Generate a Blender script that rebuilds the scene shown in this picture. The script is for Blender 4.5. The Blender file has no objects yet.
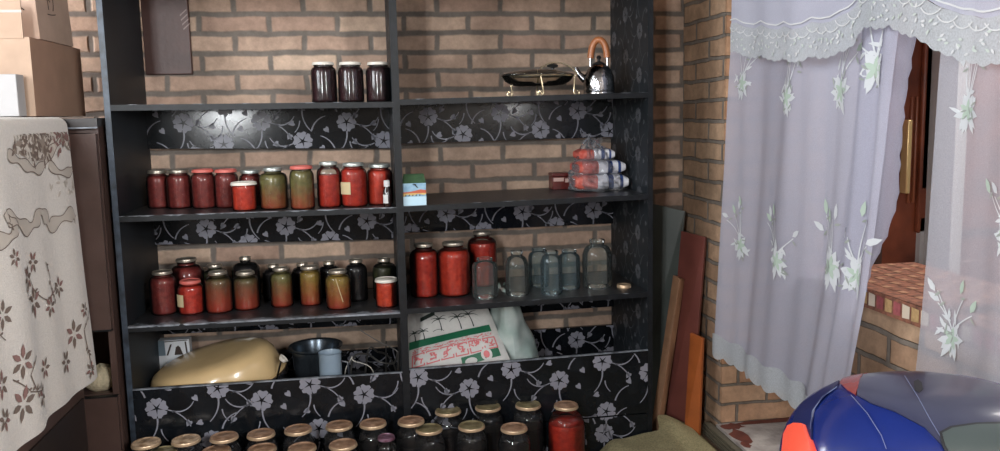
import bpy, bmesh, math, random
from mathutils import Vector, Matrix, noise
from math import sin, cos, pi, radians, sqrt, atan2

C = bpy.context.scene.collection
rnd = random.Random(7)
H = 1.27                       # camera height above the floor
F, PX, PY = 800.9, 500.0, 213.0
PITCH, YAW, ROLL = radians(7.03), radians(9.39), radians(-1.19)
_f = Vector((sin(YAW)*cos(PITCH), cos(YAW)*cos(PITCH), -sin(PITCH)))
_r0 = Vector((cos(YAW), -sin(YAW), 0)); _u0 = _r0.cross(_f)
_r = cos(ROLL)*_r0 + sin(ROLL)*_u0; _u = -sin(ROLL)*_r0 + cos(ROLL)*_u0
O = Vector((0, 0, H))
def ray(x, y): return _f + _r*((x-PX)/F) - _u*((y-PY)/F)
def atY(x, y, Y): d = ray(x, y); return O + d*(Y/d.y)
def atX(x, y, X): d = ray(x, y); return O + d*(X/d.x)
def atZ(x, y, Z): d = ray(x, y); return O + d*((Z-H)/d.z)
def depth(p): return (p-O).dot(_f)
def px2m(n, p): return n*depth(p)/F

# ------------------------------------------------------------------ materials
def srgb(r, g, b):
    f = lambda c: (c/12.92 if c <= .04045 else ((c+.055)/1.055)**2.4)
    return (f(r/255), f(g/255), f(b/255), 1)
MATS = {}
def mat(name, col, rough=.5, metal=0, noise_scale=None, noise_amt=.25, bump=0, bump_scale=60, spec=.5, coat=0, col2=None, sss=0, trans=0, sheen=0):
    if name in MATS: return MATS[name]
    m = bpy.data.materials.new(name); m.use_nodes = True; nt = m.node_tree
    b = nt.nodes['Principled BSDF']; b.inputs['Base Color'].default_value = col
    b.inputs['Roughness'].default_value = rough; b.inputs['Metallic'].default_value = metal
    b.inputs['Specular IOR Level'].default_value = spec
    if coat: b.inputs['Coat Weight'].default_value = coat; b.inputs['Coat Roughness'].default_value = .06
    if sheen: b.inputs['Sheen Weight'].default_value = sheen
    tc = nt.nodes.new('ShaderNodeTexCoord')
    if noise_scale:
        n = nt.nodes.new('ShaderNodeTexNoise'); n.inputs['Scale'].default_value = noise_scale; n.inputs['Detail'].default_value = 5
        nt.links.new(tc.outputs['Object'], n.inputs['Vector'])
        r = nt.nodes.new('ShaderNodeValToRGB'); r.color_ramp.elements[0].position = .32; r.color_ramp.elements[1].position = .68
        c2 = col2 or tuple(c*(1-noise_amt) for c in col[:3])+(1,)
        r.color_ramp.elements[0].color = c2; r.color_ramp.elements[1].color = col
        nt.links.new(n.outputs['Fac'], r.inputs['Fac']); nt.links.new(r.outputs['Color'], b.inputs['Base Color'])
    if bump:
        n2 = nt.nodes.new('ShaderNodeTexNoise'); n2.inputs['Scale'].default_value = bump_scale; n2.inputs['Detail'].default_value = 6
        nt.links.new(tc.outputs['Object'], n2.inputs['Vector'])
        bp = nt.nodes.new('ShaderNodeBump'); bp.inputs['Strength'].default_value = bump; bp.inputs['Distance'].default_value = .01
        nt.links.new(n2.outputs['Fac'], bp.inputs['Height']); nt.links.new(bp.outputs['Normal'], b.inputs['Normal'])
    MATS[name] = m; return m

def glass(name, tint=(.93, .96, .96), haze=(.5, .55, .55), haze_amt=.06, ior=1.45, rough=.02):
    if name in MATS: return MATS[name]
    m = bpy.data.materials.new(name); m.use_nodes = True; nt = m.node_tree; nt.nodes.clear()
    o = nt.nodes.new('ShaderNodeOutputMaterial'); t = nt.nodes.new('ShaderNodeBsdfTransparent'); g = nt.nodes.new('ShaderNodeBsdfGlossy')
    d = nt.nodes.new('ShaderNodeBsdfDiffuse'); lw = nt.nodes.new('ShaderNodeLayerWeight'); fr = nt.nodes.new('ShaderNodeFresnel')
    m1 = nt.nodes.new('ShaderNodeMixShader'); m2 = nt.nodes.new('ShaderNodeMixShader'); mr = nt.nodes.new('ShaderNodeMapRange')
    t.inputs[0].default_value = tint+(1,); g.inputs['Roughness'].default_value = rough; d.inputs[0].default_value = haze+(1,)
    fr.inputs[0].default_value = ior; lw.inputs[0].default_value = .35
    mr.inputs['To Min'].default_value = haze_amt; mr.inputs['To Max'].default_value = min(1, haze_amt*3)
    nt.links.new(lw.outputs['Facing'], mr.inputs['Value']); nt.links.new(mr.outputs[0], m1.inputs[0])
    nt.links.new(t.outputs[0], m1.inputs[1]); nt.links.new(d.outputs[0], m1.inputs[2])
    nt.links.new(fr.outputs[0], m2.inputs[0]); nt.links.new(m1.outputs[0], m2.inputs[1]); nt.links.new(g.outputs[0], m2.inputs[2])
    nt.links.new(m2.outputs[0], o.inputs[0]); MATS[name] = m; return m

def voile(name, col, alpha, weave=900):
    m = bpy.data.materials.new(name); m.use_nodes = True; nt = m.node_tree; nt.nodes.clear()
    o = nt.nodes.new('ShaderNodeOutputMaterial'); t = nt.nodes.new('ShaderNodeBsdfTransparent')
    d = nt.nodes.new('ShaderNodeBsdfDiffuse'); tl = nt.nodes.new('ShaderNodeBsdfTranslucent')
    m1 = nt.nodes.new('ShaderNodeMixShader'); m2 = nt.nodes.new('ShaderNodeMixShader')
    d.inputs[0].default_value = col; tl.inputs[0].default_value = col; m1.inputs[0].default_value = .25
    tc = nt.nodes.new('ShaderNodeTexCoord'); n = nt.nodes.new('ShaderNodeTexNoise'); n.inputs['Scale'].default_value = weave; n.inputs['Detail'].default_value = 2
    mr = nt.nodes.new('ShaderNodeMapRange'); mr.inputs['From Min'].default_value = .3; mr.inputs['From Max'].default_value = .7
    mr.inputs['To Min'].default_value = alpha-.12; mr.inputs['To Max'].default_value = min(1, alpha+.12)
    nt.links.new(tc.outputs['Object'], n.inputs['Vector']); nt.links.new(n.outputs['Fac'], mr.inputs['Value'])
    nt.links.new(mr.outputs[0], m2.inputs[0])
    nt.links.new(d.outputs[0], m1.inputs[1]); nt.links.new(tl.outputs[0], m1.inputs[2])
    nt.links.new(t.outputs[0], m2.inputs[1]); nt.links.new(m1.outputs[0], m2.inputs[2]); nt.links.new(m2.outputs[0], o.inputs[0])
    return m

def brick(name, axis, c1, c2, mortar, bw, rh, ms, off, smooth=.25, bump=.4):
    m = bpy.data.materials.new(name); m.use_nodes = True; nt = m.node_tree; b = nt.nodes['Principled BSDF']
    b.inputs['Roughness'].default_value = .9; b.inputs['Specular IOR Level'].default_value = .2
    tc = nt.nodes.new('ShaderNodeTexCoord'); sp = nt.nodes.new('ShaderNodeSeparateXYZ'); cb = nt.nodes.new('ShaderNodeCombineXYZ')
    nt.links.new(tc.outputs['Object'], sp.inputs[0])
    nt.links.new(sp.outputs[axis], cb.inputs[0]); nt.links.new(sp.outputs['Z'], cb.inputs[1])
    n = nt.nodes.new('ShaderNodeTexNoise'); n.inputs['Scale'].default_value = 9; n.inputs['Detail'].default_value = 4
    nt.links.new(tc.outputs['Object'], n.inputs['Vector'])
    s = nt.nodes.new('ShaderNodeVectorMath'); s.operation = 'SUBTRACT'; s.inputs[1].default_value = (.5, .5, .5)
    nt.links.new(n.outputs['Color'], s.inputs[0])
    sc = nt.nodes.new('ShaderNodeVectorMath'); sc.operation = 'MULTIPLY_ADD'; sc.inputs[1].default_value = (.022, .018, 0)
    nt.links.new(s.outputs[0], sc.inputs[0])
    ad = nt.nodes.new('ShaderNodeVectorMath'); ad.operation = 'ADD'; ad.inputs[1].default_value = (off[0], off[1], 0)
    nt.links.new(cb.outputs[0], ad.inputs[0]); nt.links.new(ad.outputs[0], sc.inputs[2])
    br = nt.nodes.new('ShaderNodeTexBrick'); br.inputs['Scale'].default_value = 1; br.inputs['Brick Width'].default_value = bw
    br.inputs['Row Height'].default_value = rh; br.inputs['Mortar Size'].default_value = ms; br.inputs['Mortar Smooth'].default_value = smooth
    br.inputs['Color1'].default_value = c1; br.inputs['Color2'].default_value = c2; br.inputs['Mortar'].default_value = mortar
    br.inputs['Bias'].default_value = -.1; br.offset = .5
    nt.links.new(sc.outputs[0], br.inputs['Vector'])
    n3 = nt.nodes.new('ShaderNodeTexNoise'); n3.inputs['Scale'].default_value = 26; n3.inputs['Detail'].default_value = 8; n3.inputs['Roughness'].default_value = .7
    nt.links.new(tc.outputs['Object'], n3.inputs['Vector'])
    mr = nt.nodes.new('ShaderNodeMapRange'); mr.inputs['From Min'].default_value = .3; mr.inputs['From Max'].default_value = .7
    mr.inputs['To Min'].default_value = .72; mr.inputs['To Max'].default_value = 1.12
    nt.links.new(n3.outputs['Fac'], mr.inputs['Value'])
    n4 = nt.nodes.new('ShaderNodeTexNoise'); n4.inputs['Scale'].default_value = 4.5; n4.inputs['Detail'].default_value = 3
    nt.links.new(tc.outputs['Object'], n4.inputs['Vector'])
    mr4 = nt.nodes.new('ShaderNodeMapRange'); mr4.inputs['From Min'].default_value = .32; mr4.inputs['From Max'].default_value = .68
    mr4.inputs['To Min'].default_value = .70; mr4.inputs['To Max'].default_value = 1.10
    nt.links.new(n4.outputs['Fac'], mr4.inputs['Value'])
    mul = nt.nodes.new('ShaderNodeMath'); mul.operation = 'MULTIPLY'; nt.links.new(mr.outputs[0], mul.inputs[0]); nt.links.new(mr4.outputs[0], mul.inputs[1])
    mx = nt.nodes.new('ShaderNodeVectorMath'); mx.operation = 'SCALE'
    nt.links.new(br.outputs['Color'], mx.inputs[0]); nt.links.new(mul.outputs[0], mx.inputs['Scale'])
    nt.links.new(mx.outputs[0], b.inputs['Base Color'])
    h = nt.nodes.new('ShaderNodeMath'); h.operation = 'MULTIPLY_ADD'; h.inputs[1].default_value = -1.0
    h2 = nt.nodes.new('ShaderNodeMath'); h2.operation = 'MULTIPLY'; h2.inputs[1].default_value = .45
    nt.links.new(n3.outputs['Fac'], h2.inputs[0]); nt.links.new(br.outputs['Fac'], h.inputs[0]); nt.links.new(h2.outputs[0], h.inputs[2])
    bp = nt.nodes.new('ShaderNodeBump'); bp.inputs['Strength'].default_value = bump; bp.inputs['Distance'].default_value = .012
    nt.links.new(h.outputs[0], bp.inputs['Height']); nt.links.new(bp.outputs['Normal'], b.inputs['Normal'])
    return m

LAM = mat('black_laminate', (.009, .011, .014, 1), .13, noise_scale=14, noise_amt=.5, bump=.012, bump_scale=25, spec=.32)
LAMF = mat('silver_flower_print', srgb(132, 132, 142), .32, spec=.3)
LAMTOP = mat('worn_black_board', (.03, .032, .036, 1), .38, noise_scale=30, noise_amt=.5, bump=.15, bump_scale=90)
LAMEDGE = mat('worn_board_edge', srgb(24, 27, 31), .45, noise_scale=35, col2=srgb(12, 14, 17), spec=.3)
EDGEPALE = mat('mottled_pale_edge', srgb(150, 156, 165), .45, noise_scale=28, col2=srgb(50, 54, 60))
BROWN = mat('dark_brown_veneer', srgb(92, 72, 66), .3, noise_scale=6, noise_amt=.35, bump=.03)
BROWNEDGE = mat('dark_slab', srgb(44, 38, 37), .35)
CARD = mat('cardboard', srgb(184, 157, 136), .85, noise_scale=20, noise_amt=.1)
CARDSHADE = mat('cardboard_shaded', srgb(176, 140, 118), .85, noise_scale=12, noise_amt=.12)
INK = mat('ink', srgb(60, 48, 42), .8)
WHITE = mat('white_card', srgb(205, 205, 205), .7, noise_scale=30, noise_amt=.1)
TIN = mat('tin_lid', srgb(190, 180, 165), .32, metal=.75, noise_scale=80, noise_amt=.3)
TINGOLD = mat('gold_tin_lid', srgb(188, 152, 126), .45, metal=.15, noise_scale=45, col2=srgb(128, 96, 70))
TINPALE = mat('pale_worn_tin_lid', srgb(224, 196, 164), .45, metal=.15, noise_scale=50, col2=srgb(136, 104, 76))
TINOLIVE = mat('olive_tin_lid', srgb(160, 148, 112), .4, metal=.3, noise_scale=45, col2=srgb(108, 96, 66))
RIM = mat('bright_lid_rim', srgb(206, 178, 146), .35, metal=.5)
LIDWHITE = mat('white_lid', srgb(222, 216, 205), .4)
LIDPINK = mat('pink_lid', srgb(205, 105, 95), .45)
LIDSILV = mat('silver_lid', srgb(185, 190, 185), .3, metal=.6)
LIDPURP = mat('purple_foil_lid', srgb(150, 120, 140), .35, metal=.4, noise_scale=60, col2=srgb(96, 50, 66))
GL = glass('jar_glass', (.97, .98, .97), (.4, .42, .42), .006, 1.5, .10)
GLB = glass('blue_green_glass', (.80, .90, .92), (.36, .50, .55), .06, 1.5, .06)
GLF = glass('hazy_jar_glass', (.92, .93, .93), (.42, .42, .44), .018, 1.5, .07)  # grey haze in the glass imitates reflections on the floor jars
GLC = glass('clear_glass', (.88, .92, .90), (.45, .5, .48), .05, 1.5, .06)
GLD = glass('smoked_glass', (.95, .94, .9), (.3, .28, .25), .015)
STEEL = mat('polished_steel', srgb(205, 205, 208), .14, metal=1)
DSTEEL = mat('dark_mirror_steel', srgb(165, 166, 170), .12, metal=1, bump=.35, bump_scale=45)
GOLD = mat('gold_wire', srgb(232, 216, 180), .22, metal=.85)
BLACKP = mat('black_plastic', (.012, .012, .013, 1), .35)
WOODH = mat('varnished_handle', srgb(188, 118, 74), .35, noise_scale=40, noise_amt=.25)

# ------------------------------------------------------------------ mesh helpers
class MB:
    def __init__(s): s.bm = bmesh.new()
    def v(s, p): return s.bm.verts.new(p)
    def face(s, pts, mi=0):
        try:
            f = s.bm.faces.new([s.v(p) for p in pts]); f.material_index = mi; return f
        except ValueError: return None
    def hexa(s, p, mi=0, mif=None):
        # p: 8 points, bottom 4 then top 4, same winding (ccw seen from above)
        vs = [s.v(q) for q in p]
        for k, idx in enumerate(((3, 2, 1, 0), (4, 5, 6, 7), (0, 1, 5, 4), (1, 2, 6, 5), (2, 3, 7, 6), (3, 0, 4, 7))):
            f = s.bm.faces.new([vs[i] for i in idx]); f.material_index = (mif or {}).get(k, mi)
    def box(s, a, b, mi=0, mif=None):
        x0, y0, z0 = a; x1, y1, z1 = b
        s.hexa([(x0, y0, z0), (x1, y0, z0), (x1, y1, z0), (x0, y1, z0), (x0, y0, z1), (x1, y0, z1), (x1, y1, z1), (x0, y1, z1)], mi, mif)
    def lathe(s, prof, seg=32, c=(0, 0, 0), mi=0, M=None, sx=1, sy=1):
        rings = []
        for r, z in prof:
            if r < 1e-6: ring = [s.v((c[0], c[1], c[2]+z))]
            else: ring = [s.v((c[0]+sx*r*cos(2*pi*i/seg), c[1]+sy*r*sin(2*pi*i/seg), c[2]+z)) for i in range(seg)]
            rings.append(ring)
        if M:
            for ring in rings:
                for q in ring: q.co = M @ q.co
        for a, b in zip(rings, rings[1:]):
            for i in range(seg):
                j = (i+1) % seg
                if len(a) == 1 and len(b) == 1: break
                if len(a) == 1: f = s.bm.faces.new((a[0], b[j], b[i]))
                elif len(b) == 1: f = s.bm.faces.new((a[i], a[j], b[0]))
                else: f = s.bm.faces.new((a[i], a[j], b[j], b[i]))
                f.material_index = mi
    def tube(s, pts, r, seg=8, mi=0, cap=True, closed=False):
        pts = [Vector(p) for p in pts]; n = len(pts); rings = []
        rr = r if isinstance(r, (list, tuple)) else [r]*n
        up = Vector((0, 0, 1)); prev = None
        for i, p in enumerate(pts):
            if closed: t = pts[(i+1) % n]-pts[i-1]
            else: t = pts[min(i+1, n-1)]-pts[max(i-1, 0)]
            t.normalize()
            if prev is None:
                a = t.orthogonal() if abs(t.dot(up)) > .95 else t.cross(up)
            else: a = prev-t*prev.dot(t)
            a.normalize(); prev = a; b = t.cross(a)
            rings.append([s.v(p+a*rr[i]*cos(2*pi*k/seg)+b*rr[i]*sin(2*pi*k/seg)) for k in range(seg)])
        prs = list(zip(rings, rings[1:]))+([(rings[-1], rings[0])] if closed else [])
        for a, b in prs:
            for k in range(seg):
                f = s.bm.faces.new((a[k], a[(k+1) % seg], b[(k+1) % seg], b[k])); f.material_index = mi
        if cap and not closed:
            for rg in (rings[0][::-1], rings[-1]):
                f = s.bm.faces.new(rg); f.material_index = mi
    def grid(s, fn, nu, nv, mi=0, closeu=False):
        vs = [[s.v(fn(i/nu, j/nv)) for j in range(nv+1)] for i in range(nu if closeu else nu+1)]
        for i in range(nu):
            for j in range(nv):
                a, b = vs[i], vs[(i+1) % len(vs)]
                try: f = s.bm.faces.new((a[j], b[j], b[j+1], a[j+1])); f.material_index = mi
                except ValueError: pass
    def build(s, name, mats, parent=None, loc=None, smooth=38, bevel=0, solid=0, sub=0):
        bm = s.bm
        bmesh.ops.recalc_face_normals(bm, faces=bm.faces) if s.__dict__.get('recalc', True) else None
        bm.normal_update()
        if smooth:
            for f in bm.faces: f.smooth = True
            lim = radians(smooth)
            for e in bm.edges:
                if len(e.link_faces) == 2 and e.calc_face_angle(0) > lim: e.smooth = False
        me = bpy.data.meshes.new(name)
        if loc is not None: bmesh.ops.translate(bm, verts=bm.verts, vec=-Vector(loc))
        bm.to_mesh(me); bm.free()
        for m in (mats if isinstance(mats, (list, tuple)) else [mats]): me.materials.append(m)
        o = bpy.data.objects.new(name, me); C.objects.link(o)
        if loc is not None: o.location = loc
        if parent is not None:
            o.parent = parent
            if loc is None: o.location = -wloc(parent)
            else: o.location = Vector(loc)-wloc(parent)
        if solid: md = o.modifiers.new('s', 'SOLIDIFY'); md.thickness = solid; md.offset = 0
        if bevel: md = o.modifiers.new('b', 'BEVEL'); md.width = bevel; md.segments = 2; md.limit_method = 'ANGLE'
        if sub: md = o.modifiers.new('u', 'SUBSURF'); md.levels = sub; md.render_levels = sub
        return o
def wloc(o):
    p = Vector(o.location)
    while o.parent: o = o.parent; p += Vector(o.location)
    return p
def tag(o, label, cat, group=None, kind=None):
    o['label'] = label; o['category'] = cat
    if group: o['group'] = group
    if kind: o['kind'] = kind
    return o
def thing(name, label, cat, loc, group=None):
    o = bpy.data.objects.new(name, None); C.objects.link(o); o.location = loc; o.empty_display_size = .05
    return tag(o, label, cat, group)
def struct(o, label=None, cat='room'):
    o['kind'] = 'structure'
    if label: o['label'] = label; o['category'] = cat
    return o

# 2-D pattern shapes ------------------------------------------------
def clip(poly, r):
    u0, v0, u1, v1 = r
    for ax, lim, sg in ((0, u0, 1), (0, u1, -1), (1, v0, 1), (1, v1, -1)):
        out = []
        for i in range(len(poly)):
            a, b = poly[i-1], poly[i]; da, db = (a[ax]-lim)*sg, (b[ax]-lim)*sg
            if da >= 0: out.append(a)
            if (da >= 0) != (db >= 0):
                t = da/(da-db); out.append((a[0]+t*(b[0]-a[0]), a[1]+t*(b[1]-a[1])))
        poly = out
        if len(poly) < 3: return None
    return poly
def petal(cx, cy, ang, r0, r1, w, notch=.12):
    pts = [(r0, 0), (r0+(r1-r0)*.45, -w*.38), (r0+(r1-r0)*.78, -w*.5), (r1, -w*.3), (r1*(1-notch), 0), (r1, w*.3), (r0+(r1-r0)*.78, w*.5), (r0+(r1-r0)*.45, w*.38)]
    ca, sa = cos(ang), sin(ang)
    return [(cx+x*ca-y*sa, cy+x*sa+y*ca) for x, y in pts]
def leaf(cx, cy, ang, l, w):
    pts = [(0, 0), (l*.3, -w*.45), (l*.65, -w*.4), (l, 0), (l*.65, w*.4), (l*.3, w*.45)]
    ca, sa = cos(ang), sin(ang)
    return [(cx+x*ca-y*sa, cy+x*sa+y*ca) for x, y in pts]
def flower(cx, cy, r, rot=0, n=5, w=1.02):
    return [petal(cx, cy, rot+2*pi*k/n, r*.14, r, r*w) for k in range(n)]
def arc(x0, y0, ang, length, curv, w0, w1, n=7):
    out = []; x, y, a = x0, y0, ang; prev = None
    for i in range(n+1):
        w = (w0+(w1-w0)*i/n)/2; nx, ny = -sin(a), cos(a)
        cur = ((x+nx*w, y+ny*w), (x-nx*w, y-ny*w))
        if prev: out.append([prev[0], prev[1], cur[1], cur[0]])
        prev = cur; x += cos(a)*length/n; y += sin(a)*length/n; a += curv/n
    return out
def sprig(cx, cy, s=1.0, m=1, rg=rnd):
    o = []
    o += flower(cx, cy, .037*s, rg.uniform(0, 1))
    w = .006*s
    o += arc(cx+m*.036*s, cy-.008*s, -.35 if m > 0 else pi+.35, .10*s, -m*.9, w*.6, w*.7)
    o += arc(cx+m*.05*s, cy-.014*s, -.25 if m > 0 else pi+.25, .085*s, m*1.5, w, w*.5)
    o += arc(cx, cy-.036*s, -pi/2, .09*s, -m*.9, w, w*.5)
    o += arc(cx+m*.01*s, cy-.075*s, -pi/2+m*.1, .05*s, m*.8, w*.8, w*.4)
    o += arc(cx-m*.035*s, cy+.04*s, pi/2+m*.3, .08*s, m*1.1, w, w*.5)
    for dx, dy, a in ((.10, -.062, 1), (-.075, -.03, 2.2), (.04, .068, .3)):
        o.append(petal(cx+m*dx*s, cy+dy*s, a, -.012*s, .013*s, .022*s, .25))
    return o
def lattice(rect, pu=0, pv=0, seed=1, s=1.0, du=.30, dv=.15):
    rg = random.Random(seed); u0, v0, u1, v1 = rect; out = []
    i0 = int((u0-pu)/du)-2; i1 = int((u1-pu)/du)+2; j0 = int((v0-pv)/dv)-2; j1 = int((v1-pv)/dv)+2
    for i in range(i0, i1+1):
        for j in range(j0, j1+1):
            for k in (0, 1):
                x = pu+(i+k*.5)*du+rg.uniform(-.012, .012); y = pv+(j+k*.5)*dv+rg.uniform(-.01, .01)
                if u0-.15 < x < u1+.15 and v0-.15 < y < v1+.15: out += sprig(x, y, s, 1 if k == 0 else -1, rg)
    return out
def decal(mb, polys, surf, mi, rect=None):
    for p in polys:
        if rect: p = clip(p, rect)
        if not p or len(p) < 3: continue
        mb.face([surf(u, v) for u, v in p], mi)

# ------------------------------------------------------------------ room shell
WX, WY = 1.315, 3.205      # inner faces of the right and back brick walls
LX, RY, CZ = -1.80, -1.60, 2.60
BRB = brick('brick_back', 'X', srgb(206, 178, 156), srgb(174, 144, 127), srgb(126, 117, 109), .2545, .0730, .0145, (-.293+.127, -(H+.394)+.0730*40), .6)
BRR = brick('brick_right', 'Y', srgb(208, 174, 144), srgb(186, 150, 122), srgb(146, 136, 126), .25, .078, .0085, (.05, .02), .3, .9)
PLASTER = mat('plaster', srgb(112, 104, 97), .9, noise_scale=5, noise_amt=.06)
FLOORM = mat('beige_floor_carpet', srgb(150, 128, 108), .95, noise_scale=120, col2=srgb(112, 94, 80), bump=.5, bump_scale=250)
PAINTW = mat('white_painted_frame', srgb(215, 215, 212), .45)
DARKW = mat('dark_stained_wood', srgb(128, 66, 42), .35, noise_scale=10, col2=srgb(92, 44, 28))
CONC = mat('grey_concrete', srgb(182, 174, 169), .9, noise_scale=14, col2=srgb(142, 134, 130), bump=.5, bump_scale=60)

m = MB(); m.box((LX-.3, RY-.3, -.1), (WX+1.6, WY+.3, 0)); struct(m.build('floor', FLOORM))
m = MB(); m.box((LX-.3, RY-.3, CZ), (WX+1.6, WY+.3, CZ+.1)); struct(m.build('ceiling', PLASTER))
m = MB(); m.box((LX-.3, WY, 0), (WX+1.6, WY+.25, CZ)); struct(m.build('wall_back', BRB))
# left wall with a window opening
def wall_with_holes(axis, fixed, thick, a0, a1, holes, mt, name):
    # holes: (a_lo, a_hi, z_lo, z_hi); boxes between
    m = MB()
    def bx(p0, p1, z0, z1):
        if p1-p0 < 1e-4 or z1-z0 < 1e-4: return
        if axis == 'Y': m.box((min(fixed, fixed+thick), p0, z0), (max(fixed, fixed+thick), p1, z1))
        else: m.box((p0, min(fixed, fixed+thick), z0), (p1, max(fixed, fixed+thick), z1))
    cur = a0
    for lo, hi, z0, z1 in sorted(holes):
        bx(cur, lo, 0, CZ); bx(lo, hi, 0, z0); bx(lo, hi, z1, CZ); cur = hi
    bx(cur, a1, 0, CZ)
    return struct(m.build(name, mt))
LWIN = (.15, 1.85, 1.40, 2.50); CWIN = (2.74, 3.15, .75, 2.30)
wall_with_holes('Y', LX, -.25, RY-.25, WY, [LWIN, CWIN], PLASTER, 'wall_left')
RWIN = (-1.50, -1.06, 1.16, 2.50)
wall_with_holes('X', RY, -.25, LX, WX+.3, [RWIN], PLASTER, 'wall_rear')
DOOR = (2.24, 2.815, .045, 2.1); FILLWIN = (-1.45, -.40, 1.25, 2.45); SILLZ = H-.472
WIN = (.75, 2.17, SILLZ-.02, 2.1)
wall_with_holes('Y', WX, .20, RY, WY, [DOOR, WIN, FILLWIN], BRR, 'wall_right')

def window_frame(name, axis, fixed, lo, hi, z0, z1, bars=1, mt=PAINTW, w=.05, d=.05):
    m = MB()
    def bx(a, b, c, e):
        if axis == 'Y': m.box((fixed, a, c), (fixed+d, b, e))
        else: m.box((a, fixed, c), (b, fixed+d, e))
    bx(lo, lo+w, z0, z1); bx(hi-w, hi, z0, z1); bx(lo+w, hi-w, z0, z0+w); bx(lo+w, hi-w, z1-w, z1)
    for k in range(bars):
        c = lo+(hi-lo)*(k+1)/(bars+1); bx(c-.025, c+.025, z0+w, z1-w)
    return struct(m.build(name, mt, smooth=0))
window_frame('window_1', 'Y', LX-.12, *LWIN)
window_frame('window_5', 'Y', LX-.12, *CWIN, bars=0)
window_frame('window_2', 'X', RY-.12, *RWIN)
window_frame('added_window', 'Y', WX+.08, *FILLWIN)  # unseen window added to frame the right-hand fill light
# white casement seen through the near curtain, opened to the left part
window_frame('window_4', 'Y', WX+.14, .75, 1.62, SILLZ+.02, 2.1, 0, PAINTW, .07, .06)
# shadowy doorway behind the far curtain
m = MB(); m.box((WX+.50, DOOR[0], DOOR[2]), (WX+.54, DOOR[1], DOOR[3]))
for z0, z1 in ((.15, .9), (1.0, 1.95)): m.box((WX+.485, DOOR[0]+.12, z0), (WX+.50, DOOR[1]-.12, z1))
d1 = struct(m.build('door_1', mat('grey_white_door', srgb(176, 172, 170), .5)))
m = MB(); m.box((WX+.002, DOOR[1]-.010, 0), (WX+.54, DOOR[1]-.001, DOOR[3])); struct(m.build('trim_5', brick('brick_reveal', 'X', srgb(206, 166, 134), srgb(184, 138, 106), srgb(132, 120, 108), .25, .078, .0065, (.12, .02), .3, .9), smooth=0))
# threshold block with flaking red paint, and the grooved strip at its foot
REDP = mat('flaking_red_paint', srgb(112, 58, 46), .8, noise_scale=30, col2=srgb(88, 44, 36))
m = MB()
m.box((WX-.02, DOOR[0]-.05, 0), (WX+.49, DOOR[1]-.012, .062))
sf = lambda u, v: (u, v, .0632)
rg = random.Random(3)
def blot(cx, cy, rx, ry, n=14):
    return [(cx+rx*cos(2*pi*i/n)*rg.uniform(.6, 1.1), cy+ry*sin(2*pi*i/n)*rg.uniform(.6, 1.1)) for i in range(n)]
rc = (WX-.02, DOOR[0]-.05, WX+.48, DOOR[1]-.014)
decal(m, [blot(WX+.03, DOOR[1]-.05, .05, .035), blot(WX+.015, DOOR[1]-.14, .035, .07), blot(WX+.22, DOOR[1]-.03, .22, .03), blot(WX+.0, DOOR[1]-.22, .018, .03)], sf, 1, rc)
struct(m.build('trim_1', [CONC, REDP], smooth=0))
m = MB(); m.box((WX-.045, .5, 0), (WX-.02, 2.86, .05))
for k in range(3): m.box((WX-.05, .5, .008+k*.014), (WX-.045, 2.86, .014+k*.014))
struct(m.build('trim_2', mat('olive_grey_strip', srgb(104, 98, 84), .6, noise_scale=40, noise_amt=.3), smooth=0))
# brown wardrobe-like door in the room behind the window, with a brass bar
t = thing('wooden_door', 'red-brown wooden door with a brass strip seen between the curtains', 'door', (2.1, 2.41, 0))
m = MB(); m.box((1.66, 2.38, 0), (2.55, 2.44, 2.2)); m.box((1.79, 2.36, .85), (2.45, 2.38, 2.1)); m.box((1.79, 2.36, .15), (2.45, 2.38, .75))
dl = m.build('door_leaf', DARKW, t, bevel=.006)
m = MB(); m.box((1.730, 2.346, .985), (1.746, 2.38, 1.225)); m.build('brass_strip', mat('brass', srgb(226, 196, 140), .25, metal=.6), dl, bevel=.003)
m = MB(); m.box((1.757, 2.370, .95), (1.765, 2.38, 1.3)); m.box((1.775, 2.370, .95), (1.783, 2.38, 1.3)); m.build('moulding', mat('moulding_wood', srgb(128, 70, 44), .35), dl, bevel=.003)
m = MB(); m.box((WX+.02, WIN[1]-.02, SILLZ), (WX+.20, WIN[1], 2.1)); m.box((WX+.02, WIN[0], 2.08), (WX+.20, WIN[1]-.02, 2.1)); struct(m.build('trim_4', mat('dark_jamb', srgb(52, 34, 28), .4, noise_scale=12, noise_amt=.3), smooth=0))
# next room closing walls
m = MB(); m.box((2.9, RY, 0), (3.0, WY, CZ)); struct(m.build('wall_far_room', mat('far_room_paint', srgb(150, 120, 100), .9)))

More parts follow.
